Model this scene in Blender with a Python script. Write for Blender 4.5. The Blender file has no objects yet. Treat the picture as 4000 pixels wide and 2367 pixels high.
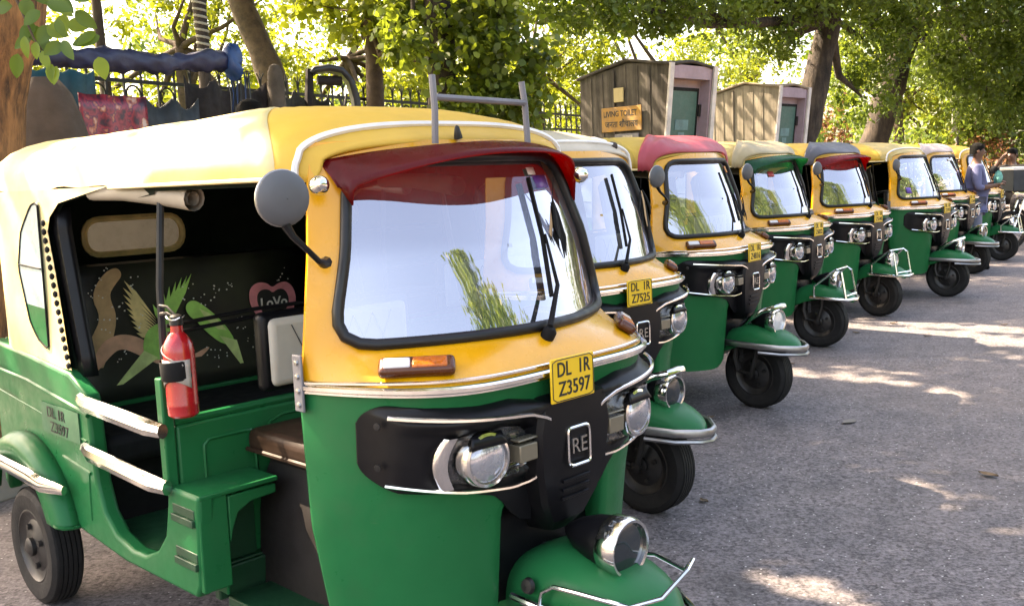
import bpy, bmesh, math, random
import numpy as np
from mathutils import Matrix, Vector
R = math.radians
scene = bpy.context.scene
col = scene.collection

# ------------------------------------------------------------------ camera, sky, sun, exposure
PITCH, ROLL, CAMH = R(7.105), R(-2.347), 1.407
cd = bpy.data.cameras.new('camera'); cam = bpy.data.objects.new('camera', cd); col.objects.link(cam)
fw = Vector((0, math.cos(PITCH), -math.sin(PITCH))); rt = Vector((1, 0, 0)); up = rt.cross(fw)
r2 = rt*math.cos(ROLL)+up*math.sin(ROLL); u2 = up*math.cos(ROLL)-rt*math.sin(ROLL)
mw = Matrix.Identity(4)
for i in range(3):
    mw[i][0], mw[i][1], mw[i][2] = r2[i], u2[i], -fw[i]
mw[2][3] = CAMH
cam.matrix_world = mw
cd.sensor_width = 36.0; cd.lens = 35.006; cd.clip_start = 0.05; cd.clip_end = 2000
scene.camera = cam

SUN_DIR = Vector((-0.90, 0.42, 1.10)).normalized()      # towards the sun
w = bpy.data.worlds.new('World'); scene.world = w; w.use_nodes = True
nt = w.node_tree; nt.nodes.clear()
sk = nt.nodes.new('ShaderNodeTexSky'); sk.sky_type = 'NISHITA'; sk.sun_disc = False
sk.sun_elevation = math.asin(SUN_DIR.z); sk.sun_rotation = math.atan2(SUN_DIR.x, SUN_DIR.y)
sk.air_density = 1.0; sk.dust_density = 4.0; sk.ozone_density = 1.0
bg = nt.nodes.new('ShaderNodeBackground'); bg.inputs[1].default_value = 0.15
ow = nt.nodes.new('ShaderNodeOutputWorld')
nt.links.new(sk.outputs[0], bg.inputs[0]); nt.links.new(bg.outputs[0], ow.inputs[0])
sd = bpy.data.lights.new('sun', 'SUN'); sd.energy = 4.2; sd.angle = R(0.5); sd.color = (1, 0.93, 0.82)
so = bpy.data.objects.new('sun', sd); col.objects.link(so)
so.rotation_euler = SUN_DIR.to_track_quat('Z', 'Y').to_euler(); so.location = (-20, 5, 30)
vs = scene.view_settings
vs.view_transform = 'Standard'; vs.look = 'None'; vs.gamma = 1; vs.use_curve_mapping = False
vs.exposure = 2.75
try:
    vs.use_white_balance = True; vs.white_balance_temperature = 8400; vs.white_balance_tint = 14
except Exception: pass
try:
    scene.cycles.max_bounces = 8; scene.cycles.transparent_max_bounces = 24
    scene.cycles.use_denoising = True; scene.cycles.caustics_reflective = False; scene.cycles.caustics_refractive = False
    scene.cycles.sample_clamp_indirect = 6.0
except Exception: pass

# ------------------------------------------------------------------ materials
def newmat(name):
    m = bpy.data.materials.new(name); m.use_nodes = True
    n = m.node_tree.nodes; b = n.get('Principled BSDF')
    return m, n, m.node_tree.links, b
def rgb(n, l, fac, c0, c1, p0=0.0, p1=1.0):
    r = n.new('ShaderNodeValToRGB'); e = r.color_ramp.elements
    e[0].position = p0; e[1].position = p1; e[0].color = (*c0, 1); e[1].color = (*c1, 1)
    l.new(fac, r.inputs[0]); return r.outputs[0]
def noise(n, l, scale, detail=4, co=None, rough=0.6):
    t = n.new('ShaderNodeTexNoise'); t.inputs['Scale'].default_value = scale; t.inputs['Detail'].default_value = detail
    t.inputs['Roughness'].default_value = rough
    if co is not None: l.new(co, t.inputs['Vector'])
    return t.outputs[0]
def coord(n, kind='Object'):
    return n.new('ShaderNodeTexCoord').outputs[kind]
def mat(name, c, rough=0.5, metal=0.0, var=0.12, scale=6.0, bump=0.0, bscale=60.0, coat=0.0, c2=None, spec=0.5, rvar=0.1, trans=0.0, tcol=None):
    m, n, l, b = newmat(name)
    co = coord(n)
    c2 = c2 or tuple(min(1, x*(1-2*var)) for x in c)
    f = noise(n, l, scale, 5, co)
    l.new(rgb(n, l, f, c2, c, 0.3, 0.62), b.inputs['Base Color'])
    if rvar:
        f2 = noise(n, l, scale*3.1, 4, co)
        mr = n.new('ShaderNodeMapRange'); l.new(f2, mr.inputs[0])
        mr.inputs[1].default_value = .3; mr.inputs[2].default_value = .7
        mr.inputs[3].default_value = max(0.02, rough-rvar); mr.inputs[4].default_value = min(1, rough+rvar)
        l.new(mr.outputs[0], b.inputs['Roughness'])
    else: b.inputs['Roughness'].default_value = rough
    b.inputs['Metallic'].default_value = metal
    b.inputs['Coat Weight'].default_value = coat; b.inputs['Coat Roughness'].default_value = 0.12
    b.inputs['Specular IOR Level'].default_value = spec
    if bump:
        bp = n.new('ShaderNodeBump'); bp.inputs['Strength'].default_value = bump; bp.inputs['Distance'].default_value = 0.01
        l.new(noise(n, l, bscale, 5, co), bp.inputs['Height']); l.new(bp.outputs[0], b.inputs['Normal'])
    if trans:
        tr = n.new('ShaderNodeBsdfTranslucent'); tr.inputs[0].default_value = (*(tcol or c), 1)
        mx = n.new('ShaderNodeMixShader'); mx.inputs[0].default_value = trans
        l.new(b.outputs[0], mx.inputs[1]); l.new(tr.outputs[0], mx.inputs[2])
        l.new(mx.outputs[0], n['Material Output'].inputs[0])
    return m
def leafmat(name, dark, light, tlight, trans=0.45, rough=0.45):
    m, n, l, b = newmat(name)
    g = n.new('ShaderNodeNewGeometry')
    c = rgb(n, l, g.outputs['Random Per Island'], dark, light)
    l.new(c, b.inputs['Base Color']); b.inputs['Roughness'].default_value = rough
    tr = n.new('ShaderNodeBsdfTranslucent')
    tc = rgb(n, l, g.outputs['Random Per Island'], tuple(x*.6 for x in tlight), tlight); l.new(tc, tr.inputs[0])
    mx = n.new('ShaderNodeMixShader'); mx.inputs[0].default_value = trans
    l.new(b.outputs[0], mx.inputs[1]); l.new(tr.outputs[0], mx.inputs[2]); l.new(mx.outputs[0], n['Material Output'].inputs[0])
    return m
def glassmat(name, tint=(.93, .96, .95), ior=1.65, dust=0.05, film=0.0):
    m, n, l, b = newmat(name); n.remove(b)
    tr = n.new('ShaderNodeBsdfTransparent'); tr.inputs[0].default_value = (*tint, 1)
    gl = n.new('ShaderNodeBsdfGlossy'); gl.inputs['Roughness'].default_value = 0.02
    df = n.new('ShaderNodeBsdfDiffuse'); df.inputs[0].default_value = (.62, .64, .68, 1)
    fr = n.new('ShaderNodeFresnel'); fr.inputs[0].default_value = ior
    ad = n.new('ShaderNodeMath'); ad.operation = 'ADD'; ad.inputs[1].default_value = film; ad.use_clamp = True; l.new(fr.outputs[0], ad.inputs[0])
    if film: gl.inputs[0].default_value = (.96, .92, 1, 1)
    m1 = n.new('ShaderNodeMixShader'); l.new(ad.outputs[0], m1.inputs[0]); l.new(tr.outputs[0], m1.inputs[1]); l.new(gl.outputs[0], m1.inputs[2])
    f = noise(n, l, 2.5, 3, coord(n))
    mr = n.new('ShaderNodeMapRange'); l.new(f, mr.inputs[0]); mr.inputs[1].default_value = .35; mr.inputs[2].default_value = .7
    mr.inputs[3].default_value = dust*.4; mr.inputs[4].default_value = dust*1.4
    m2 = n.new('ShaderNodeMixShader'); l.new(mr.outputs[0], m2.inputs[0]); l.new(m1.outputs[0], m2.inputs[1]); l.new(df.outputs[0], m2.inputs[2])
    l.new(m2.outputs[0], n['Material Output'].inputs[0])
    return m
GREEN = mat('green_paint', (.0048, .125, .040), .36, var=.05, coat=.04, spec=.17)
def paintwear(m, dustc, amt):
    n, l = m.node_tree.nodes, m.node_tree.links; b = n['Principled BSDF']; src = b.inputs['Base Color'].links[0].from_socket
    co = coord(n)
    f = noise(n, l, 2.3, 8, co, .68)
    mk = rgb(n, l, f, (0, 0, 0), (amt, amt, amt), .50, .74)
    mx = n.new('ShaderNodeMixRGB'); l.new(mk, mx.inputs[0]); l.new(src, mx.inputs[1]); mx.inputs[2].default_value = (*dustc, 1)
    mp = n.new('ShaderNodeMapping'); mp.inputs['Scale'].default_value = (4, 4, 55); mp.inputs['Rotation'].default_value = (.2, .3, .1); l.new(co, mp.inputs[0])
    sc = rgb(n, l, noise(n, l, 3, 3, mp.outputs[0], .6), (0, 0, 0), (.35, .35, .35), .70, .74)
    m2 = n.new('ShaderNodeMixRGB'); l.new(sc, m2.inputs[0]); l.new(mx.outputs[0], m2.inputs[1]); m2.inputs[2].default_value = (*[min(1, q*1.6) for q in dustc], 1)
    l.new(m2.outputs[0], b.inputs['Base Color'])
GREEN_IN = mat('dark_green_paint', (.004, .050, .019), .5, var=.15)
YELLOW = mat('yellow_paint', (.74, .335, .008), .3, var=.05, coat=.35)
paintwear(GREEN, (.05, .075, .04), .32); paintwear(YELLOW, (.40, .24, .05), .14)
CANVAS = mat('yellow_canvas', (.62, .37, .045), .62, var=.10, scale=2.5, bump=.12, bscale=9)
SUNLITC = mat('sunlit_faded_canvas', (.72, .55, .22), .55, var=.08, scale=2.2, bump=.35, bscale=7, c2=(.75, .65, .40))  # paler than the hood's yellow: sun glare painted into the faded canvas
def hoodmat(name, c): return mat(name, c, .5, var=.14, scale=3, bump=.15, bscale=10)
BLACKP = mat('black_plastic', (.0055, .0055, .0068), .36, var=.15, rvar=.08, spec=.22)
BLACKM = mat('black_matt', (.005, .005, .0055), .75, var=.2, spec=.25)
GREYP = mat('grey_plastic', (.085, .09, .098), .55, var=.05)
RUBBER = mat('tyre_rubber', (.0085, .008, .008), .75, var=.2, bump=.2, bscale=80, c2=(.013, .012, .011), spec=.35)
GASKET = mat('rubber_gasket', (.007, .007, .0075), .42, var=.1, spec=.4)
CHROME = mat('chrome', (.78, .77, .75), .14, 1.0, var=.06, rvar=.06)
STEEL = mat('dull_steel', (.42, .41, .40), .38, 1.0, var=.15)
RIM = mat('dusty_rim_steel', (.055, .052, .05), .42, .6, var=.3)
IRON = mat('greasy_iron', (.05, .047, .045), .5, .7, var=.3)
GREYPOST = mat('grey_painted_steel', (.16, .155, .17), .5, var=.1)
SEATBR = mat('brown_vinyl', (.036, .019, .012), .5, var=.12, bump=.1, bscale=30, spec=.2)
SKIRT = mat('dark_brown_vinyl', (.020, .0165, .015), .5, var=.12, bump=.15, bscale=8, spec=.3)
CREAM = mat('cream_quilted_vinyl', (.62, .57, .47), .5, var=.08)
LINING = mat('dark_green_lining', (.003, .009, .005), .85, var=.25, spec=.15)
MURAL = mat('dark_painted_vinyl', (.009, .009, .009), .45, var=.1, scale=3, c2=(.026, .031, .018), spec=.35, bump=.25, bscale=6)
GLASS = glassmat('windscreen_glass', tint=(.50, .52, .56), ior=1.6, dust=.06, film=.33)
CLEAR = glassmat('clear_sheet', (.95, .97, .96), 1.5, .25)
HAZYW = mat('hazy_plastic_window', (.13, .118, .098), .3, var=.4, scale=9, trans=.55)
LENSC = mat('clear_lens', (.80, .81, .82), .12, .35, var=.05, scale=30, bump=.3, bscale=50)
HOUS = mat('smoked_lamp_housing', (.16, .16, .165), .25, .75, var=.2, scale=14)
REFL = mat('lamp_reflector', (.85, .85, .86), .3, 1.0, var=.1, scale=20)
LENSG = glassmat('fluted_lens_glass', (.95, .96, .97), 1.5, .34, .28)
LENSD = mat('dark_lens', (.02, .028, .034), .06, 0, var=.1, spec=.8)
AMBER = mat('amber_lens', (.50, .11, .005), .15, var=.15, scale=60, bump=.3, bscale=120)
WHITEL = mat('white_lens', (.62, .60, .60), .15, var=.05)
PLATEY = mat('yellow_number_plate', (.82, .50, .02), .4, var=.04)
INK = mat('black_ink', (.012, .012, .012), .6, var=.05, rvar=0)
WHITE = mat('white_paint', (.78, .76, .73), .5, var=.06)
RED = mat('red_paint', (.42, .012, .016), .25, var=.05, coat=.5)
PAPER = mat('worn_label', (.42, .38, .33), .7, var=.2, scale=25)
BEIGE = mat('beige_rexine', (.36, .31, .25), .6, var=.12, bump=.15, bscale=12)
def visormat(name, c, tc, t=.6): return mat(name, c, .28, var=.12, trans=t, spec=.4, tcol=tc)
VMAROON = visormat('maroon_visor', (.13, .012, .016), (.66, .022, .018)); VGREEN = visormat('green_visor', (.012, .12, .06), (.03, .36, .16)); VRED = visormat('red_visor', (.22, .02, .025), (.72, .025, .025))
def paint(name, c): return mat(name, c, .55, var=.18, scale=14, rvar=0)
P_BROWN = paint('mural_brown', (.62, .40, .21)); P_PINK = paint('mural_salmon', (.80, .44, .29)); P_OCH = paint('mural_ochre', (.86, .70, .32))
P_GRN = paint('mural_green', (.38, .76, .17)); P_GRN2 = paint('mural_light_green', (.70, .85, .34)); P_HEART = paint('mural_heart', (.86, .29, .33)); P_WHITE = paint('mural_white', (.8, .8, .76))
P_DK = paint('mural_dark', (.014, .013, .013))

# ------------------------------------------------------------------ mesh helpers
def unit(v):
    v = np.asarray(v, float); return v/(np.linalg.norm(v)+1e-12)
class MB:
    def __init__(s): s.v = []; s.f = []; s.m = []
    def add(s, vs, fs, mi=0):
        o = len(s.v); s.v += [tuple(map(float, p)) for p in vs]
        for f in fs: s.f.append(tuple(o+i for i in f)); s.m.append(mi)
        return s
    def box(s, c, d, rot=None, mi=0, taper=1.0):
        x, y, z = [a/2 for a in d]
        vs = [(sx*x*(taper if sz > 0 else 1), sy*y*(taper if sz > 0 else 1), sz*z) for sz in (-1, 1) for sy in (-1, 1) for sx in (-1, 1)]
        if rot is not None: vs = [rot @ Vector(p) for p in vs]
        vs = [(p[0]+c[0], p[1]+c[1], p[2]+c[2]) for p in vs]
        return s.add(vs, [(0, 2, 3, 1), (4, 5, 7, 6), (0, 1, 5, 4), (2, 6, 7, 3), (0, 4, 6, 2), (1, 3, 7, 5)], mi)
    def tube(s, path, r, n=8, closed=False, cap=True, mi=0, flat=1.0):
        P = [np.array(p, float) for p in path]; k = len(P)
        rr = r if hasattr(r, '__len__') else [r]*k
        ring = []; up = None
        for i in range(k):
            a = P[(i-1) % k] if (closed or i > 0) else P[i]; b = P[(i+1) % k] if (closed or i < k-1) else P[i]
            t = unit(b-a)
            if up is None:
                up = np.array((0, 0, 1.)) if abs(t[2]) < .9 else np.array((1., 0, 0))
            u = unit(up-t*np.dot(up, t)); up = u; q = np.cross(t, u)
            for j in range(n):
                an = 2*math.pi*j/n
                ring.append(P[i]+rr[i]*(math.cos(an)*u*flat+math.sin(an)*q))
        fs = []
        for i in range(k if closed else k-1):
            for j in range(n):
                a, b = i*n+j, i*n+(j+1) % n; c, d = ((i+1) % k)*n+(j+1) % n, ((i+1) % k)*n+j
                fs.append((a, d, c, b))
        if cap and not closed:
            fs.append(tuple(range(n))); fs.append(tuple((k-1)*n+j for j in reversed(range(n))))
        return s.add(ring, fs, mi)
    def lathe(s, prof, n=24, M=None, mi=0, cap0=False, cap1=False):
        # profile of (radius, height) round local z
        vs = []
        for r, h in prof:
            for j in range(n):
                a = 2*math.pi*j/n; p = Vector((r*math.cos(a), r*math.sin(a), h))
                vs.append(M @ p if M else p)
        fs = []
        for i in range(len(prof)-1):
            for j in range(n):
                fs.append((i*n+j, i*n+(j+1) % n, (i+1)*n+(j+1) % n, (i+1)*n+j))
        if cap0: fs.append(tuple(reversed(range(n))))
        if cap1: fs.append(tuple((len(prof)-1)*n+j for j in range(n)))
        return s.add(vs, fs, mi)
    def grid(s, P, wu=False, wv=False, mi=0, flip=False):
        nu, nv = len(P), len(P[0]); fs = []
        for i in range(nu if wu else nu-1):
            for j in range(nv if wv else nv-1):
                q = (i*nv+j, ((i+1) % nu)*nv+j, ((i+1) % nu)*nv+(j+1) % nv, i*nv+(j+1) % nv)
                fs.append(q[::-1] if flip else q)
        return s.add([p for row in P for p in row], fs, mi)
    def prism(s, poly, fn, d0, d1, mi=0):
        n = len(poly)
        vs = [fn(a, b, d0) for a, b in poly]+[fn(a, b, d1) for a, b in poly]
        fs = [tuple(range(n)), tuple(reversed(range(n, 2*n)))]+[(i, i+n, (i+1) % n+n, (i+1) % n) for i in range(n)]
        return s.add(vs, fs, mi)
    def build(s, name, mats, parent=None, smooth=True, ang=38, bev=0.0, solid=0.0, sub=0, segs=2, fix=True, off=-1):
        me = bpy.data.meshes.new(name)
        me.from_pydata(s.v, [], s.f)
        mats = mats if isinstance(mats, (list, tuple)) else [mats]
        for m in mats: me.materials.append(m)
        if len(mats) > 1: me.polygons.foreach_set('material_index', s.m)
        if fix:
            bm = bmesh.new(); bm.from_mesh(me); bmesh.ops.remove_doubles(bm, verts=bm.verts, dist=1e-5)
            bmesh.ops.recalc_face_normals(bm, faces=bm.faces); bm.to_mesh(me); bm.free()
        if smooth:
            me.polygons.foreach_set('use_smooth', [True]*len(me.polygons))
            if not sub: me.set_sharp_from_angle(angle=R(ang))
        o = bpy.data.objects.new(name, me); col.objects.link(o); o.parent = parent
        if solid:
            md = o.modifiers.new('thick', 'SOLIDIFY'); md.thickness = solid; md.offset = off
        if bev:
            md = o.modifiers.new('edge', 'BEVEL'); md.width = bev; md.segments = segs; md.limit_method = 'ANGLE'; md.angle_limit = R(40)
            md.harden_normals = False
        if sub:
            md = o.modifiers.new('sub', 'SUBSURF'); md.levels = sub; md.render_levels = sub
        return o
def thing(name, label, cat, loc=(0, 0, 0), rz=0.0, group=None):
    o = bpy.data.objects.new(name, None); col.objects.link(o); o.empty_display_size = .2
    o.location = loc; o.rotation_euler = (0, 0, rz); tag(o, label, cat, group); return o
def tag(o, label=None, cat=None, group=None, kind=None):
    if label: o['label'] = label
    if cat: o['category'] = cat
    if group: o['group'] = group
    if kind: o['kind'] = kind
    return o
def text(name, body, size, X, Y, loc, m, parent, ext=.0008, align='CENTER', sx=1.0, bold=0.0):
    c = bpy.data.curves.new(name, 'FONT'); c.body = body; c.size = size; c.extrude = ext; c.align_x = align; c.align_y = 'CENTER'
    c.offset = bold; c.resolution_u = 3
    c.materials.append(m); o = bpy.data.objects.new(name, c); col.objects.link(o); o.parent = parent
    X = Vector(X).normalized(); Y = Vector(Y).normalized(); Z = X.cross(Y)
    M = Matrix.Identity(4)
    for i in range(3): M[i][0], M[i][1], M[i][2], M[i][3] = X[i]*sx, Y[i], Z[i], loc[i]
    o.matrix_local = M
    bpy.context.view_layer.update()
    me = bpy.data.meshes.new_from_object(o.evaluated_get(bpy.context.evaluated_depsgraph_get()))
    q = bpy.data.objects.new('text_tmp', me); col.objects.link(q); q.parent = parent; q.matrix_local = M
    bpy.data.objects.remove(o); bpy.data.curves.remove(c); q.name = name
    return q
def frame(origin, zdir, xhint=(0, 0, 1)):
    z = Vector(zdir).normalized(); x = Vector(xhint); x = (x-z*x.dot(z)).normalized(); y = z.cross(x)
    M = Matrix.Identity(4)
    for i in range(3): M[i][0], M[i][1], M[i][2], M[i][3] = x[i], y[i], z[i], origin[i]
    return M
def rpoly(pts, rad, n=5):
    # rounded polygon: pts list of 2d, rad per corner
    out = []; k = len(pts)
    for i in range(k):
        p = np.array(pts[i], float); a = np.array(pts[i-1], float); b = np.array(pts[(i+1) % k], float)
        r = rad[i] if hasattr(rad, '__len__') else rad
        da, db = unit(a-p), unit(b-p)
        p0, p1 = p+da*r, p+db*r
        for j in range(n+1):
            t = j/n; out.append(tuple((1-t)**2*p0+2*t*(1-t)*p+t*t*p1))
    return out
def resample(poly, n):
    P = np.array(poly+[poly[0]]); d = np.r_[0, np.cumsum(np.linalg.norm(np.diff(P, axis=0), axis=1))]
    t = np.linspace(0, d[-1], n, endpoint=False)
    return np.c_[np.interp(t, d, P[:, 0]), np.interp(t, d, P[:, 1])]
def copy_tree(o, parent=None, skip=()):
    c = o.copy(); col.objects.link(c); c.parent = parent
    for ch in list(o.children):
        if ch.get('only') or ch.name.split('.')[0] in skip: continue
        copy_tree(ch, c, skip)
    return c

# ------------------------------------------------------------------ setting: road, pavement, lawn
def asphalt():
    m, n, l, b = newmat('asphalt')
    co = coord(n)
    big = noise(n, l, .55, 4, co); mid = noise(n, l, 4.5, 4, co); fine = noise(n, l, 62, 3, co, .75)
    vo = n.new('ShaderNodeTexVoronoi'); vo.inputs['Scale'].default_value = 46; l.new(co, vo.inputs['Vector'])
    c1 = rgb(n, l, fine, (.034, .030, .030), (.285, .252, .250), .41, .60)
    c2 = rgb(n, l, vo.outputs['Color'], (.042, .037, .037), (.245, .219, .221), .1, .9)
    mx = n.new('ShaderNodeMixRGB'); mx.inputs[0].default_value = .5; l.new(c1, mx.inputs[1]); l.new(c2, mx.inputs[2])
    dust = n.new('ShaderNodeMixRGB'); l.new(rgb(n, l, big, (0, 0, 0), (.42, .42, .42), .45, .72), dust.inputs[0])
    l.new(mx.outputs[0], dust.inputs[1]); dust.inputs[2].default_value = (.18, .148, .13, 1)
    d2 = n.new('ShaderNodeMixRGB'); d2.blend_type = 'MULTIPLY'; d2.inputs[0].default_value = 1
    l.new(dust.outputs[0], d2.inputs[1]); l.new(rgb(n, l, mid, (.72, .72, .74), (1.15, 1.12, 1.12), .3, .7), d2.inputs[2])
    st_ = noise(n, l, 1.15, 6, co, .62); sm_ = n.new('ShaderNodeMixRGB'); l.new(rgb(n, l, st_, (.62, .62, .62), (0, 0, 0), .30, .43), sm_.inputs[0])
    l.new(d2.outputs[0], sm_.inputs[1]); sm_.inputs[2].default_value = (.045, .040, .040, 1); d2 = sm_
    v2 = n.new('ShaderNodeTexVoronoi'); v2.inputs['Scale'].default_value = 26; l.new(co, v2.inputs['Vector'])
    sp = n.new('ShaderNodeMixRGB'); l.new(rgb(n, l, v2.outputs['Distance'], (1, 1, 1), (0, 0, 0), .07, .11), sp.inputs[0])
    l.new(d2.outputs[0], sp.inputs[1]); sp.inputs[2].default_value = (.6, .57, .54, 1)
    l.new(sp.outputs[0], b.inputs['Base Color']); b.inputs['Roughness'].default_value = .82
    bp = n.new('ShaderNodeBump'); bp.inputs['Strength'].default_value = .55; bp.inputs['Distance'].default_value = .006
    l.new(fine, bp.inputs['Height']); l.new(bp.outputs[0], b.inputs['Normal'])
    return m
ROADM = asphalt()
EARTH = mat('dry_earth', (.20, .15, .10), .9, var=.2, scale=1.5, bump=.4, bscale=20)
PAVE = mat('dusty_pavement', (.20, .18, .155), .85, var=.2, scale=2, bump=.2, bscale=40)
KERB = mat('kerb_stone', (.30, .28, .25), .8, var=.2, scale=3, bump=.2, bscale=30)
LAWN = mat('lawn_green', (.15, .20, .035), .9, var=.25, scale=1.2, bump=.5, bscale=30)
ground = MB().grid([[(x, y, -.03) for y in (-300, 300)] for x in (-300, 300)]).build('ground', EARTH, smooth=False); tag(ground, kind='structure')
KD = Vector((.5, .866)); KN = Vector((-.866, .5)); K0 = Vector((-2.15, 5.0))      # kerb line behind the parked rickshaws
def kp(s, d, z): p = K0+KD*s+KN*d; return (p.x, p.y, z)
road = MB().add([kp(-60, 0.1, 0), kp(90, 0.1, 0), kp(90, -40, 0), kp(-60, -40, 0)], [(0, 1, 2, 3)]).build('road', ROADM, smooth=False); tag(road, kind='structure')
pav = MB()
for a, b in [(0.16, 4.75)]:
    P = [kp(-60, a, 0), kp(-60, a, .13), kp(-60, b, .13), kp(-60, b, -.02)]; Q = [kp(90, a, 0), kp(90, a, .13), kp(90, b, .13), kp(90, b, -.02)]
    pav.grid([P, Q])
pv = pav.build('pavement', PAVE, smooth=False); tag(pv, kind='structure')
kb = thing('kerb', 'grey kerb stones along the pavement edge behind the parked rickshaws', 'kerb', kp(0, 0, 0)); kb['kind'] = 'structure'; del kb['category']
kmesh = None
for i in range(34):
    s = -6+i*.9
    if kmesh is None:
        kmesh = MB().box((0, 0, .075), (.885, .15, .17)).build('kerb_stone', KERB, kb, bev=.015); ob = kmesh
    else:
        ob = kmesh.copy(); col.objects.link(ob); ob.parent = kb
    ob.location = (KD.x*s+KN.x*.085, KD.y*s+KN.y*.085, random.Random(i).uniform(-.006, .006)); ob.rotation_euler = (0, 0, math.atan2(KD.y, KD.x))
lawn = MB().add([kp(-60, 4.8, .06), kp(90, 4.8, .06), kp(90, 60, .5), kp(-60, 60, .5)], [(3, 2, 1, 0)]).build('lawn', LAWN, smooth=False); tag(lawn, kind='structure')

# ------------------------------------------------------------------ the auto rickshaw (x forward, y left, origin under the front axle)
ZT = [.28, .60, .78, .90, .95, 1.00, 1.03, 1.25, 1.39, 1.47, 1.54]
WT = [.50, .53, .53, .53, .53, .527, .525, .49, .46, .44, .425]
XE = [-.36, -.385, -.395, -.40, -.40, -.39, -.385, -.395, -.425, -.44, -.455]
X0 = [-.12, -.09, -.07, -.05, -.03, -.085, -.13, -.22, -.285, -.325, -.35]
NT = [3.5, 4, 5, 5, 5, 3, 2, 2, 2, 2, 2]
def FW(z): return float(np.interp(z, ZT, WT))
def FS(y, z):
    u = abs(y)/FW(z); n = np.interp(z, ZT, NT); a = np.interp(z, ZT, X0); b = np.interp(z, ZT, XE)
    return float(a+(b-a)*min(u, 1.1)**n)
def FN(y, z):
    e = .004
    dy = (FS(y+e, z)-FS(y-e, z))/(2*e); dz = (FS(y, z+e)-FS(y, z-e))/(2*e)
    return unit((1, -dy, -dz))
def FP(y, z, o=0.0):
    return tuple(np.array((FS(y, z), y, z))+FN(y, z)*o)
WINP = rpoly([(-.476, 1.035), (.476, 1.035), (.362, 1.465), (-.362, 1.465)], [.085, .085, .09, .09], 7)
def polar_fill(mb, inner, center, box, n_extra, fn, rings=6, mi=0):
    # surface between a closed inner loop and a bounding shape given by box(dir)->distance
    angs = []
    I = np.array(inner); c = np.array(center)
    ia = np.arctan2(I[:, 1]-c[1], I[:, 0]-c[0]); order = np.argsort(ia); ia = ia[order]; ir = np.linalg.norm(I-c, axis=1)[order]
    A = np.sort(np.unique(np.r_[ia, n_extra]))
    rad = np.interp(A, np.r_[ia-2*math.pi, ia, ia+2*math.pi], np.r_[ir, ir, ir])
    P = []
    for k in range(rings+1):
        t = k/rings; row = []
        for a, r in zip(A, rad):
            d = np.array((math.cos(a), math.sin(a))); ro = box(c, d); q = c+d*(r*(1-t)+ro*t)
            row.append(fn(q[0], q[1]))
        P.append(row)
    mb.grid(P, wv=True, mi=mi)
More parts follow.
